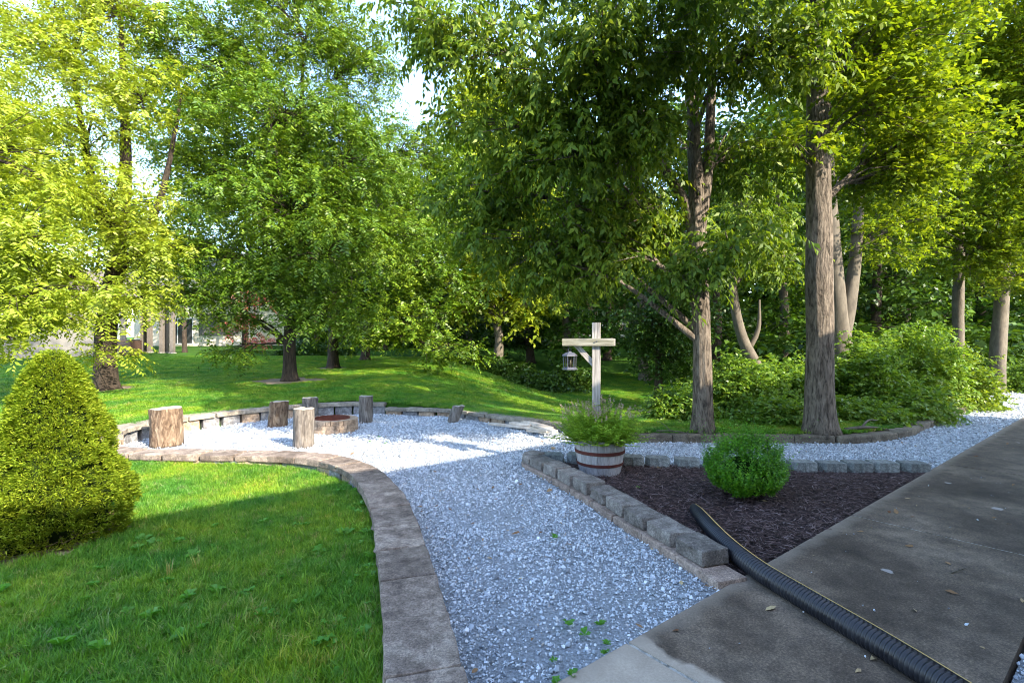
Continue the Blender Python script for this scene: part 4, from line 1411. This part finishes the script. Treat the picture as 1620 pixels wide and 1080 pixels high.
def spruce_r(h, a):
    prof = np.interp(h, [0, .12, .35, .62, .85, 1.1, 1.35, 1.5, 1.56], [.47, .53, .56, .47, .355, .275, .18, .10, .01])
    lump = .15 * fbm(np.cos(a) * 2.2 + 3, np.sin(a) * 2.2, h * 3.6, 7, 2) + .035 * np.sin(h * 13 + 2 * np.sin(a * 3) + 1.5 * np.cos(a * 2)) * np.clip(prof * 2, 0, 1)
    return np.maximum(.01, prof * (1 + lump))


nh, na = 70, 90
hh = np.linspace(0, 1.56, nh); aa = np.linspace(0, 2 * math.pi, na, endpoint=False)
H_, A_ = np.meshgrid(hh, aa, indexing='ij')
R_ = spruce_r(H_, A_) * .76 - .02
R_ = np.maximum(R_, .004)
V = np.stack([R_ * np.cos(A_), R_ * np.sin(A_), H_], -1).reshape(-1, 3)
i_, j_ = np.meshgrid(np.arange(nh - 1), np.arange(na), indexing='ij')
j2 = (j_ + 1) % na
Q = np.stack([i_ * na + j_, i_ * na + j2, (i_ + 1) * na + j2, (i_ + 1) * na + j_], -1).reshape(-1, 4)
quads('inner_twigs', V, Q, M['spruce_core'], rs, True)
n = 26000
h_ = r.uniform(0.02, 1.55, n * 2); a_ = r.uniform(0, 2 * math.pi, n * 2)
acc = r.uniform(0, .60, n * 2) < spruce_r(h_, a_)
h_, a_ = h_[acc][:n], a_[acc][:n]
# pads: coarse noise pushes groups of sprays out, gaps between them stay bare
pad = fbm(np.cos(a_) * 3.6 * np.sqrt(spruce_r(h_, a_) / .6), np.sin(a_) * 3.6 * np.sqrt(spruce_r(h_, a_) / .6), h_ * 8.0, 21, 2)
pad = .85 - 2.3 * np.abs(pad)
keep = pad > -1.0 + .5 * (h_ < .16)
h_, a_, pad = h_[keep], a_[keep], pad[keep]
n = len(h_)
R_ = spruce_r(h_, a_) * (.93 + .15 * np.clip(pad, -.9, .9))
C = np.stack([R_ * np.cos(a_), R_ * np.sin(a_), h_], 1)
out = np.stack([np.cos(a_), np.sin(a_), np.full(n, .55)], 1)
Vl = []
for k in range(4):
    d = unit(out + r.normal(0, .42, (n, 3)))
    l_ = .027 * np.exp(r.normal(0, .22, n))
    Vl.append(leaf_quads(C + r.normal(0, .008, (n, 3)), d, np.array([0, 0, 1.0]) + r.normal(0, .5, (n, 3)), l_, l_ * .30, .3)[0])
V = np.concatenate(Vl)
kind(quads('needles', V, np.arange(len(V)).reshape(-1, 4), M['spruce'], rs), 'stuff')
parts = []
for k in range(46):
    a = r.uniform(0, 6.283); R0 = .54 * r.uniform(.7, 1.05)
    parts.append(tube([(R0 * .5 * math.cos(a), R0 * .5 * math.sin(a), .12), (R0 * .85 * math.cos(a), R0 * .85 * math.sin(a), .05 + r.uniform(0, .06)), (R0 * math.cos(a + .15), R0 * math.sin(a + .15), .02 + r.uniform(0, .12))], [.008, .005, .002], 4, False))
V, Fc = merge(parts)
mobj('dead_twigs', V, Fc, M['log_bark'], rs, True)

# ------------------------------------------------------------------ barrel planter
bX, bY = 1.02, 5.95
bar = empty('barrel_planter', (bX, bY, -.01))
tag(bar, 'half whiskey barrel planter of grey staves with two rusty hoops in the mulch bed', 'planter')
NS = 24


def bar_r(z):
    return float(np.interp(z, [0, .12, .25, .40], [.235, .262, .282, .295]))


for k in range(NS):
    a0_, a1_ = 2 * math.pi * k / NS + .006, 2 * math.pi * (k + 1) / NS - .006
    V, Fc = [], []
    hs = [0, .10, .2, .3, .40 + .004 * math.sin(k * 2.1)]
    for z in hs:
        r_ = bar_r(z) + .0015 * math.sin(k * 5.1)
        for rad_ in (r_, r_ - .022):
            for a in (a0_, (a0_ + a1_) / 2, a1_):
                V.append((rad_ * math.cos(a), rad_ * math.sin(a), z))
    for i in range(len(hs) - 1):
        b0, b1 = i * 6, i * 6 + 6
        Fc += [(b0, b0 + 1, b1 + 1, b1), (b0 + 1, b0 + 2, b1 + 2, b1 + 1), (b0 + 4, b0 + 3, b1 + 3, b1 + 4), (b0 + 5, b0 + 4, b1 + 4, b1 + 5), (b0 + 2, b0 + 5, b1 + 5, b1 + 2), (b0 + 3, b0, b1, b1 + 3)]
    t = (len(hs) - 1) * 6
    Fc += [(t, t + 1, t + 4, t + 3), (t + 1, t + 2, t + 5, t + 4)]
    mobj('stave', V, Fc, M['stave'], bar)
for z0_, z1_ in ((.10, .135), (.235, .275)):
    V, Fc = [], []
    n = 48
    for k in range(n):
        a = 2 * math.pi * k / n
        for z, dr in ((z0_, .002), (z0_ + .002, .006), (z1_ - .002, .006), (z1_, .002)):
            r_ = bar_r(z) + dr + .002
            V.append((r_ * math.cos(a), r_ * math.sin(a), z))
        for i in range(3):
            k2 = (k + 1) % n
            Fc.append((k * 4 + i, k2 * 4 + i, k2 * 4 + i + 1, k * 4 + i + 1))
    mobj('hoop', V, Fc, M['hoop'], bar)
V = [(0, 0, .345)] + [(.27 * math.cos(k / 24 * 6.283), .27 * math.sin(k / 24 * 6.283), .34) for k in range(24)]
mobj('soil', V, [(0, 1 + k, 1 + (k + 1) % 24) for k in range(24)], M['soil'], bar)

# flowering herb
hb = empty('flowering_herb', (bX, bY, .33))
tag(hb, 'bushy loose plant with small dusty pink flower spikes filling the barrel planter', 'plant')
r = np.random.default_rng(63)
n = 640
a = r.uniform(0, 2 * math.pi, n); out_ = r.uniform(0, 1, n) ** .6
H = np.where(r.random(n) < .22, r.uniform(.36, .52, n), r.uniform(.06, .36, n)) * (1 - .28 * out_)
bx_ = .22 * out_ * np.cos(a); by_ = .22 * out_ * np.sin(a)
tx_ = (.24 + .32 * out_) * out_ * np.cos(a) + r.normal(0, .05, n); ty_ = (.24 + .32 * out_) * out_ * np.sin(a) + r.normal(0, .05, n)
B0 = np.stack([bx_, by_, np.zeros(n)], 1); B2 = np.stack([tx_, ty_, H], 1); B1 = (B0 + B2) / 2 + np.stack([bx_ * .2, by_ * .2, H * .14], 1)
Vl, Vf = [], []
K = 19
for k in range(K):
    t = (k + 1) / K
    p = (1 - t) ** 2 * B0 + 2 * t * (1 - t) * B1 + t * t * B2
    d = unit(2 * (1 - t) * (B1 - B0) + 2 * t * (B2 - B1))
    az = r.uniform(0, 6.283, n)
    S = np.stack([np.cos(az), np.sin(az), np.zeros(n)], 1)
    l_ = .060 * np.exp(r.normal(0, .25, n)) * (1 - .45 * t)
    Vl.append(leaf_quads(p, d * .35 + S + np.array([0, 0, -.1]), np.array([0, 0, 1.0]) + r.normal(0, .3, (n, 3)), l_, l_ * .36)[0])
V = np.concatenate(Vl)
kind(quads('leaves', V, np.arange(len(V)).reshape(-1, 4), M['herb'], hb), 'stuff')
tall_ = H > .30
tipd = unit(B2 - B1)[tall_]; tp_ = B2[tall_]; nf = len(tp_)
for k in range(22):
    p = tp_ + tipd * (r.uniform(-.01, .05, (nf, 1))) + r.normal(0, .004, (nf, 3))
    l_ = np.full(nf, .012)
    Vf.append(leaf_quads(p, unit(r.normal(0, 1, (nf, 3))), unit(r.normal(0, 1, (nf, 3))), l_, l_ * .7)[0])
V = np.concatenate(Vf)
kind(quads('flower_spikes', V, np.arange(len(V)).reshape(-1, 4), M['flower'], hb), 'stuff')
parts = [tube([tuple(B0[i]), tuple(B1[i]), tuple(B2[i])], [.0028, .0024, .0014], 3, False) for i in range(n)]
V, Fc = merge(parts)
kind(mobj('stems', V, Fc, M['herb'], hb, True), 'stuff')

# post with arm and brace, standing in the barrel
po = empty('lantern_post', (.985, 5.98, .30), math.radians(-13))
tag(po, 'weathered grey timber post with cross arm and brace rising from the barrel planter', 'post')
hw = .046
zt = 1.72 - .30
bev_ = .004
box('upright', -hw, hw, -hw, hw, -.25, zt, M['weathered'], po, bev_)
arm = box('cross_arm', -.39, .20, -hw - .035, hw - .035, 1.495 - .345, 1.495 - .26, M['weathered_h'], po, bev_)
# half-lapped: arm sits proud of the post's front face
arm2 = box('cross_arm_rear', -.115, .215, hw + .003, hw + .045, 1.495 - .345, 1.495 - .262, M['weathered'], po, bev_)
br = box('brace', -.03, .03, -.022, .022, -.16, .16, M['weathered'], po, bev_)
br.location = (-hw - .085, 0, 1.495 - .30 - .15)
br.rotation_euler = (0, math.radians(-42), 0)
for zz in (.04, -.0):
    V, Fc = tube([(0, 0, 0), (0, -.008, 0)], [.008, .007], 8)
    o = mobj('bolt', V, Fc, M['lantern'], po)
    o.location = (.012 if zz else -.015, -hw - .033 - .0, 1.19 + zz * .3)

# lantern hanging from the arm
lx_, ly_ = .985 - .315 * math.cos(math.radians(13)), 5.98 + .315 * math.sin(math.radians(13)) - .035
ln = empty('hanging_lantern', (lx_, ly_, 1.17), math.radians(20))
tag(ln, 'small grey candle lantern hanging from the left end of the cross arm', 'lantern')


def frustum(r0, r1, z0_, z1_, n=4, rot=math.pi / 4):
    V = [(r0 * math.cos(rot + 2 * math.pi * k / n), r0 * math.sin(rot + 2 * math.pi * k / n), z0_) for k in range(n)] + [(r1 * math.cos(rot + 2 * math.pi * k / n), r1 * math.sin(rot + 2 * math.pi * k / n), z1_) for k in range(n)]
    return V, [tuple(range(n - 1, -1, -1)), tuple(range(n, 2 * n))] + [(k, (k + 1) % n, (k + 1) % n + n, k + n) for k in range(n)]


n6 = 6
V, Fc = merge([frustum(.092, .092, 0, .012, n6), frustum(.088, .070, .012, .030, n6)])
mobj('base', V, Fc, M['lantern'], ln)
V, Fc = merge([frustum(.094, .088, .160, .172, n6), frustum(.088, .050, .172, .200, n6), frustum(.030, .020, .200, .212, n6)])
mobj('roof', V, Fc, M['lantern'], ln)
for k in range(n6):
    a = math.pi / 4 + 2 * math.pi * k / n6
    V, Fc = tube([(.072 * math.cos(a), .072 * math.sin(a), .028), (.076 * math.cos(a), .076 * math.sin(a), .162)], [.006, .006], 4)
    mobj('corner_bar', V, Fc, M['lantern'], ln)
V, Fc = tube([(0, 0, .028), (0, 0, .115)], [.026, .026], 16)
mobj('candle', V, Fc, M['candle'], ln, True)
gm, gnt, gb = mat('lantern_glass', .03, .5)
gb.inputs['Transmission Weight'].default_value = 1.0
gb.inputs['IOR'].default_value = 1.05
gb.inputs['Base Color'].default_value = (.93, .92, .82, 1)
for k in range(n6):
    a, a2 = math.pi / 4 + 2 * math.pi * k / n6 + .09, math.pi / 4 + 2 * math.pi * (k + 1) / n6 - .09
    V = []
    for rr2 in (.070, .068):
        for q, z in ((a, .031), (a2, .031), (a2, .159), (a, .159)):
            V.append((rr2 * math.cos(q), rr2 * math.sin(q), z))
    mobj('pane', V, [(0, 1, 2, 3), (7, 6, 5, 4), (0, 4, 5, 1), (1, 5, 6, 2), (2, 6, 7, 3), (3, 7, 4, 0)], gm, ln)
hookp = [(0.0, 0, .21)] + [(.018 * math.sin(t), 0, .232 - .022 * math.cos(t) + .002) for t in np.linspace(.3, 5.9, 12)] 
V, Fc = tube(hookp, [.0035] * len(hookp), 6)
mobj('ring', V, Fc, M['lantern'], ln, True)

# ------------------------------------------------------------------ log stumps
def stump(px_, base_y, w_px, h_px, label, m_, seed, lean=(0, 0), waist=0.0):
    X_, Y_ = G(px_, base_y, 0.0)
    R = w_px / 2 / F * Y_
    Y_ += R
    X_ = (px_ - 810) / F * Y_
    R = w_px / 2 / F * Y_
    H_ = h_px / F * (Y_ - R)
    root = empty('log_stump', (X_, Y_, -.03))
    tag(root, label, 'log', 'upright log seats round the fire pit')
    sides, rings = 44, 22
    V, Fc = [], []
    for i in range(rings + 1):
        t = i / rings
        for k in range(sides):
            a = 2 * math.pi * k / sides
            f_ = 1 - waist * math.sin(math.pi * t) + .07 * float(fbm(math.cos(a) * 1.5 + seed, math.sin(a) * 1.5, t * 1.5, seed, 2)) + .035 * float(fbm(math.cos(a) * 6, math.sin(a) * 6 + seed, t * 3.0, seed + 3, 3))
            peel = float(fbm(math.cos(a) * 2.2 + 9, math.sin(a) * 2.2 + seed, t * 3, seed + 8, 2))
            f_ -= .05 * (peel > .15)
            z = t * (H_ + .03) + .012 * float(vnoise(math.cos(a) * 2, math.sin(a) * 2, seed)) * (t == 1)
            V.append((R * f_ * math.cos(a) + lean[0] * z, R * f_ * math.sin(a) + lean[1] * z, z))
    for i in range(rings):
        for k in range(sides):
            k2 = (k + 1) % sides
            Fc.append((i * sides + k, i * sides + k2, (i + 1) * sides + k2, (i + 1) * sides + k))
    Fc.append(tuple(range(sides - 1, -1, -1)))
    mobj('bark_body', V, Fc, m_, root, True)
    top = V[rings * sides:(rings + 1) * sides]
    Vt = [(lean[0] * H_, lean[1] * H_, H_ + .026)] + [(p[0] * .99, p[1] * .99, p[2] + .0015) for p in top] + list(top)
    Ft = [(0, 1 + k, 1 + (k + 1) % sides) for k in range(sides)] + [(1 + k, 1 + sides + k, 1 + sides + (k + 1) % sides, 1 + (k + 1) % sides) for k in range(sides)]
    mobj('cut_face', Vt, Ft, M['log_top'], root)
    return root


stump(263, 705, 45, 57, 'widest stubby log seat, bark flaking brown, nearest the left end of the gravel', M['log_bark'], 3)
stump(439, 674, 29, 38, 'split-faced brown log seat behind and left of the tall log by the fire pit', M['log_bark'], 9, lean=(.08, 0))
stump(491, 659, 23, 29, 'log seat half hidden behind the fire pit, against the far wall', M['log_grey'], 12)
stump(480, 707, 32, 59, 'tall pale log seat standing in front of the fire pit', M['log_grey'], 17, waist=.03)
stump(579, 667, 21, 40, 'slim silvery log seat standing right of the fire pit', M['log_grey'], 23)
t6 = stump(716, 666, 19, 23, 'short log tipped over to one side, resting against the low wall alone', M['log_grey'], 29, lean=(.38, .1))

# ------------------------------------------------------------------ fire pit
fX, fY = -3.10, 8.82
fp = empty('fire_pit', (fX, fY, -.03))
tag(fp, 'round fire pit of stacked pale stone blocks with a rusty metal ring inside', 'fire pit')
RO, RI, NB = .43, .30, 13
for c_ in range(3):
    for k in range(NB):
        big_ = .62
        a0_ = 2 * math.pi * (k + .5 * (c_ % 2) + .17 * c_) / NB + .012
        a1_ = a0_ + 2 * math.pi / NB - .024
        am = a0_ + (a1_ - a0_) * big_
        for (s0_, s1_) in ((a0_, am - .008), (am + .008, a1_)):
            z0_, z1_ = c_ * .070 + .004, (c_ + 1) * .070
            r_ = random.Random(c_ * 100 + k)
            ro = RO + r_.uniform(-.006, .006)
            plan = [(ro * math.cos(s0_), ro * math.sin(s0_)), (ro * math.cos(s1_), ro * math.sin(s1_)), (RI * math.cos(s1_), RI * math.sin(s1_)), (RI * math.cos(s0_), RI * math.sin(s0_))]
            V = [(*p, z0_) for p in plan] + [(*p, z1_) for p in plan]
            bevelled('stone_block', V, [(3, 2, 1, 0), (4, 5, 6, 7)] + [(i, (i + 1) % 4, (i + 1) % 4 + 4, i + 4) for i in range(4)], M['pit_block'], fp, .007)
V, Fc = [], []
n = 64
for k in range(n):
    a = 2 * math.pi * k / n
    V += [(.292 * math.cos(a), .292 * math.sin(a), .02), (.294 * math.cos(a), .294 * math.sin(a), .228), (.285 * math.cos(a), .285 * math.sin(a), .228), (.284 * math.cos(a), .284 * math.sin(a), .02)]
    k2 = (k + 1) % n
    Fc += [(k * 4 + i, k2 * 4 + i, k2 * 4 + (i + 1) % 4, k * 4 + (i + 1) % 4) for i in range(4)]
mobj('metal_ring', V, Fc, M['rust'], fp)
mobj('ash', [(0, 0, .10)] + [(.283 * math.cos(k / 24 * 6.283), .283 * math.sin(k / 24 * 6.283), .07) for k in range(24)], [(0, 1 + k, 1 + (k + 1) % 24) for k in range(24)], M['ash'], fp)

# ------------------------------------------------------------------ pile of pale strips at the end of the low wall
st_specs = [((805, 661), (850, 668), .02), ((812, 657), (872, 676), .08), ((808, 666), (842, 671), .05), ((775, 667), (842, 674), .012), ((842, 673), (868, 679), .045), ((835, 678), (870, 681), .012), ((845, 668), (878, 679), .105), ((822, 663), (846, 669), .06)]
for k, (pa, pb, z) in enumerate(st_specs):
    a = G(pa[0], pa[1], z + .05); b_ = G(pb[0], pb[1], z + .05)
    a = np.array(a); b_ = np.array(b_)
    L_ = np.linalg.norm(b_ - a)
    labs = ['pale flat strip at the top left of the strip pile', 'longest pale strip lying uppermost across the pile', 'short pale strip in the middle of the pile beside the low wall', 'long strip lying flat on the gravel at the front left of the pile',
            'short strip sticking out at the lower right of the pile', 'thin strip half in the gravel at the foot of the pile', 'strip ending nearest the barrel planter plant', 'small strip wedged under the uppermost long strip']
    dv_ = b_ - a
    o = box('edging_strip', -L_ / 2, L_ / 2, -.05, .05, -.018, .018, M['plank'], None, .006)
    o.location = ((a[0] + b_[0]) / 2, (a[1] + b_[1]) / 2 + .04 * (k % 3), z + .018)
    o.rotation_euler = (0, -.02 * (k % 3), math.atan2(dv_[1], dv_[0]))
    tag(o, labs[k], 'stone strip', 'pile of pale strips at the lawn edge')

# dry branch at the edging and by the right corner
def twig(name, label, pts, r0, m_, forks=()):
    V, Fc = merge([tube(catmull(pts, .03), np.linspace(r0, r0 * .35, len(catmull(pts, .03))), 6)] + [tube(catmull(f, .03), np.linspace(r0 * .6, r0 * .2, len(catmull(f, .03))), 5) for f in forks])
    return tag(mobj(name, V, Fc, m_, None, True), label, 'branch')


twig('fallen_branch', 'bare curved branch lying over the edging at the foot of the furrowed forked trunk', [(2.2, 7.8, .14), (2.4, 7.75, .15), (2.62, 7.72, .12), (2.75, 7.62, .02), (2.5, 7.5, .0)], .010, M['bark_smooth'],
     [[(2.4, 7.75, .15), (2.3, 7.8, .25), (2.18, 7.85, .30)], [(2.62, 7.72, .12), (2.8, 7.8, .2), (2.9, 7.75, .13)]])
twig('fallen_branch', 'thick pale dead branch lying behind the bend of the edging right of the thick trunk', [(5.2, 8.0, .12), (5.45, 7.98, .16), (5.75, 8.1, .14), (6.0, 8.15, .1)], .035, M['bark_smooth'], [[(5.45, 7.98, .16), (5.6, 8.05, .26), (5.85, 8.2, .24)]])
twig('twig', 'tiny forked twig lying on the dark concrete walk at right', [(*G(1505, 905, .008), .008), (*G(1522, 900, .01), .012), (*G(1535, 896, .01), .01)], .004, M['bark_smooth'], [[(*G(1520, 901, .01), .01), (*G(1528, 906, .008), .006)]])

# ------------------------------------------------------------------ corrugated drain pipe
hp = [(1.60, 4.52, .035), (1.57, 4.28, .055), (1.53, 3.85, .066), (1.52, 3.50, .07), (1.555, 3.18, .066), (1.63, 2.90, .063), (1.70, 2.65, .062), (1.765, 2.40, .062), (1.82, 2.15, .062), (1.87, 1.85, .062), (1.90, 1.4, .062)]
Pp = catmull(hp, .0035)
dd = np.concatenate([[0], np.cumsum(np.linalg.norm(np.diff(Pp, axis=0), axis=1))])
tot = dd[-1]
PITCH = .024
sp = np.arange(0, tot, PITCH / 6)
Pi = np.stack([np.interp(sp, dd, Pp[:, i]) for i in range(3)], 1)
ph = (sp / PITCH) % 1
rib = np.clip(.5 + .9 * np.cos(2 * math.pi * ph), 0, 1)
amp = np.interp(sp, [0, .5, .9], [.002, .005, .010])
endr = np.interp(sp, [0, .04, .25, .5], [.030, .042, .054, .058])
rad_ = np.minimum(endr, .058) + (rib - .6) * amp
pm, pnt, pb = mat('black_corrugated_plastic', .42, .5)
pb.inputs['Base Color'].default_value = (.010, .012, .018, 1)
dn = noise_tex(pnt, 12, 4)
pnt.links.new(ramp(pnt, dn, [(.3, (.007, .008, .012)), (.75, (.022, .024, .032))]), pb.inputs['Base Color'])
pnt.links.new(ramp(pnt, dn, [(.3, (.32, .32, .32)), (.75, (.55, .55, .55))]), pb.inputs['Roughness'])
V, Fc = tube(Pi, rad_, 28, True)
pipe = empty('drain_pipe', (0, 0, 0))
tag(pipe, 'black corrugated drain pipe with a yellow stripe running from the mulch bed across the walk', 'pipe')
mobj('ribbed_tube', V, Fc, pm, pipe, True)
Vs_, Fs_ = [], []
T = np.gradient(Pi, axis=0); T /= np.linalg.norm(T, axis=1)[:, None]
side = np.cross(T, [0, 0, 1.0]); side /= np.linalg.norm(side, axis=1)[:, None]
upv = np.cross(side, T)
ca = math.radians(104)
for i in range(len(Pi)):
    for da in (-.085, 0, .085):
        a = ca + da
        q = Pi[i] + (-side[i] * -math.cos(a) + upv[i] * math.sin(a)) * (min(endr[i], .058) + .0055 * min(1, i / 300) + .002)
        Vs_.append(tuple(q))
    if i:
        o = (i - 1) * 3
        Fs_ += [(o, o + 1, o + 4, o + 3), (o + 1, o + 2, o + 5, o + 4)]
mobj('stripe', Vs_, Fs_, flat('yellow_stripe', (.72, .50, .16), .5), pipe)

# ------------------------------------------------------------------ houses
m, nt, b = mat('clapboard_cream', .7, .3)
wv = node(nt, 'ShaderNodeTexWave', wave_type='BANDS', bands_direction='Z', wave_profile='SAW')
wv.inputs['Scale'].default_value = 1.6
tcx = nt.nodes.new('ShaderNodeTexCoord'); nt.links.new(tcx.outputs['Object'], wv.inputs['Vector'])
bump(nt, b, wv.outputs['Fac'], .8, .02)
b.inputs['Base Color'].default_value = (.82, .74, .60, 1)
M['siding_cream'] = m
m2 = m.copy(); m2.name = 'clapboard_beige'; m2.node_tree.nodes['Principled BSDF'].inputs['Base Color'].default_value = (.52, .40, .29, 1); M['siding_beige'] = m2
m3 = m.copy(); m3.name = 'clapboard_grey'; m3.node_tree.nodes['Principled BSDF'].inputs['Base Color'].default_value = (.17, .16, .145, 1); M['siding_grey'] = m3
m4 = m.copy(); m4.name = 'clapboard_rose'; m4.node_tree.nodes['Principled BSDF'].inputs['Base Color'].default_value = (.52, .16, .11, 1); M['siding_rose'] = m4
M['roof'] = m_noise('asphalt_shingle', [(.3, (.10, .085, .075)), (.7, (.20, .175, .155))], 12, bscale=30)
M['white'] = flat('white_trim', (.74, .74, .72), .6)
M['glass_dark'] = flat('dark_window_glass', (.03, .035, .04), .12, .6)
M['post_grey'] = flat('stained_deck_wood', (.16, .14, .12), .8)
M['orange'] = flat('orange_door', (.62, .16, .03), .6)
M['ac'] = flat('dark_unit_metal', (.09, .055, .04), .6)


def house(name, label, cx, cy, z0, w, dpt, h, rz, wallm, wins, cat='house', ridge=2.4, door=None):
    root = empty(name, (cx, cy, z0), rz)
    tag(root, label, cat)
    box('wall', -w / 2, w / 2, 0, dpt, -1, h, wallm, root)
    e = .5
    V = [(-w / 2 - e, -e, h + .003), (w / 2 + e, -e, h + .003), (w / 2 + e, dpt + e, h + .003), (-w / 2 - e, dpt + e, h + .003), (-w / 2 - e, dpt / 2, h + ridge), (w / 2 + e, dpt / 2, h + ridge)]
    mobj('roof', V, [(0, 1, 5, 4), (2, 3, 4, 5), (0, 4, 3), (1, 2, 5), (3, 2, 1, 0)], M['roof'], root)
    for (x, z, ww, wh) in wins:
        fr = mobj('window', *merge([box_geo(x - ww / 2 - .08, x - ww / 2, -.06, .02, z - .08, z + wh + .08), box_geo(x + ww / 2, x + ww / 2 + .08, -.06, .02, z - .08, z + wh + .08),
                                    box_geo(x - ww / 2, x + ww / 2, -.06, .02, z - .08, z), box_geo(x - ww / 2, x + ww / 2, -.06, .02, z + wh, z + wh + .08), box_geo(x - .025, x + .025, -.045, .02, z, z + wh)]), M['white'], root)
        box('pane', x - ww / 2, x + ww / 2, -.03, -.004, z, z + wh, M['glass_dark'], fr)
    if door:
        x, z, ww, wh, dm = door
        box('door', x - ww / 2, x + ww / 2, -.05, -.004, z, z + wh, dm, root)
    return root


def pz(Y_, y):
    return 1.5 + (540 - y) / F * Y_


hc = house('cream_house', 'cream two-storey house glowing in sun behind the left lawn trees', -23.0, 40.0, pz(40, 549), 12.6, 8, 5.6, math.radians(3), M['siding_cream'], [(-4.4, 3.2, 1.4, 1.4), (-1.5, 3.2, 1.4, 1.4), (2.8, 3.2, 1.4, 1.4), (-3.0, .3, 2.2, 1.9)])
box('garage_panel', -1.4, 1.6, -.05, -.004, .9, 2.6, M['siding_grey'], hc)
house('rose_house', 'reddish house with an orange door and white upper railing right of the cream house', -19.5 + 2.2, 42.0, pz(42, 547), 7.0, 8, 5.4, math.radians(-4), M['siding_rose'], [(-2.0, 3.0, 1.2, 1.3), (2.2, 3.0, 1.2, 1.3)], door=(-1.6, 0.2, 1.9, 1.7, M['orange']))
rl = empty('balcony_railing', (-19.2, 41.0, pz(41, 520)), 0)
tag(rl, 'white balcony railing and door surround on the reddish house, partly hidden by leaves', 'railing')
box('rail', -1.6, 2.0, -.05, .05, 1.0, 1.1, M['white'], rl)
box('deck_edge', -1.7, 2.1, -.06, 1.2, -.25, -.1, M['white'], rl)
for k in range(14):
    box('baluster', -1.6 + k * .275 - .03, -1.6 + k * .275 + .03, -.03, .03, -.1, 1.0, M['white'], rl)
for x in (-1.6, 1.95):
    box('post', x - .07, x + .07, -.065, .065, -2.2, -.252, M['white'], rl)
house('grey_house', 'low grey clapboard house end behind the cone-shaped evergreen at left', -23.4, 24.7, pz(27, 560), 7.6, 6, 3.0, math.radians(36.5), M['siding_grey'], [(-1.5, 1.0, 1.2, 1.2)], ridge=1.6)
hb2 = house('beige_house', 'beige house seen through leaves behind the top of the lantern post', 8.2, 44.0, pz(44, 556), 10, 8, 6.2, math.radians(-3), M['siding_beige'], [(-1.6, 1.9, 1.0, 1.6), (-.3, 1.9, 1.0, 1.6), (2.6, 1.9, 1.2, 1.5), (-3.6, 4.2, 1.2, 1.3), (1.2, 4.2, 1.2, 1.3)])
box('deck', -2.6, 1.4, -1.6, -.01, 1.25, 1.45, M['white'], hb2)
box('rail', -2.6, 1.4, -1.62, -1.54, 2.3, 2.4, M['white'], hb2)
for k in range(15):
    box('baluster', -2.55 + k * .27, -2.50 + k * .27, -1.60, -1.56, 1.45, 2.3, M['white'], hb2)
# deck posts left of centre
for k, (px_, by, w_, Y_, lab) in enumerate([(226, 556, 4.5, 30, 'leftmost dark deck post in front of the cream house'), (231, 556, 4, 30.5, 'thin pale deck post second from the left of the deck posts'), (237, 556, 5.5, 29.5, 'bluish deck post third from the left of the deck posts'),
                                            (256, 558, 5.5, 29, 'dark deck post left of the close right-hand trio of deck posts'), (264, 558, 5, 29.4, 'dark deck post in the middle of the right-hand trio of deck posts'), (273, 560, 5.5, 28.6, 'dark deck post at the right of the trio of deck posts')]):
    X_ = (px_ - 810) / F * Y_
    z_ = gz(X_, Y_)
    hw_ = w_ / 2 / F * Y_
    root = empty('deck_post', (X_, Y_, z_))
    tag(root, lab, 'post', 'tall posts carrying the deck by the cream house')
    box('upright', -hw_, hw_, -hw_, hw_, -.1, 3.9, M['post_grey'], root, .01)
    box('footing', -hw_ - .04, hw_ + .04, -hw_ - .04, hw_ + .04, -.1, .06, M['joint'], root, .01)
dk = empty('raised_deck', ((245 - 810) / F * 30, 30, 4.6))
tag(dk, 'raised wooden deck on tall posts hidden among the leaves before the cream house', 'deck')
for k in range(14):
    box('plank', -1.8, 1.8, -1.6 + k * .3, -1.6 + k * .3 + .28, 0, .06, M['post_grey'], dk)
ac = empty('air_conditioner', ((216 - 810) / F * 27.2, 26.6, gz(-19.9, 26.6)))
tag(ac, 'dark boxy air conditioning unit beside the grey clapboard house', 'air conditioner')
box('casing', -.42, .42, -.4, .4, .02, .80, M['ac'], ac, .02)
box('fan_grille', -.36, .36, -.36, .36, .801, .83, M['glass_dark'], ac)
for k in range(9):
    box('louver', -.38, .38, -.415, -.401, .08 + k * .08, .11 + k * .08, M['glass_dark'], ac)
dsx = (189 - 810) / F * 26.5
dsp = empty('downspout', (dsx, 26.4, gz(dsx, 26.4)))
tag(dsp, 'white downspout at the grey house corner with its long white extension lying on the lawn', 'downspout')
box('riser', -.07, .07, -.05, .05, .2, 3.0, M['white'], dsp)
ex_ = mobj('extension', *tube([(0, -.1, .22), (.9, -1.2, .12), (2.0, -2.6, .05)], [.07, .07, .07], 4), M['white'], dsp)

# the house whose shade covers the garden stands behind the camera
hl = house('shading_house', 'two-storey house on the near side of the concrete walk whose shade covers the front garden', 0, 0, 0, 26, 10, 5.55, 0, M['siding_beige'], [(-6, 1.0, 1.4, 1.4), (-3, 1.0, 1.4, 1.4), (0, 3.6, 1.4, 1.4), (4, 1.0, 1.6, 1.4), (8, 3.6, 1.4, 1.4)], ridge=2.6)
c_ = walk_pt(.3, -5.0)
hl.location = (c_[0], c_[1], 0)
hl.rotation_euler = (0, 0, ang + math.pi)
print('TOTAL LEAVES', NLEAF, 'TRIS', sum(sum(len(p.vertices) - 2 for p in o.data.polygons) if len(o.data.polygons) < 20000 else 2 * len(o.data.polygons) for o in scene.objects if o.type == 'MESH'))
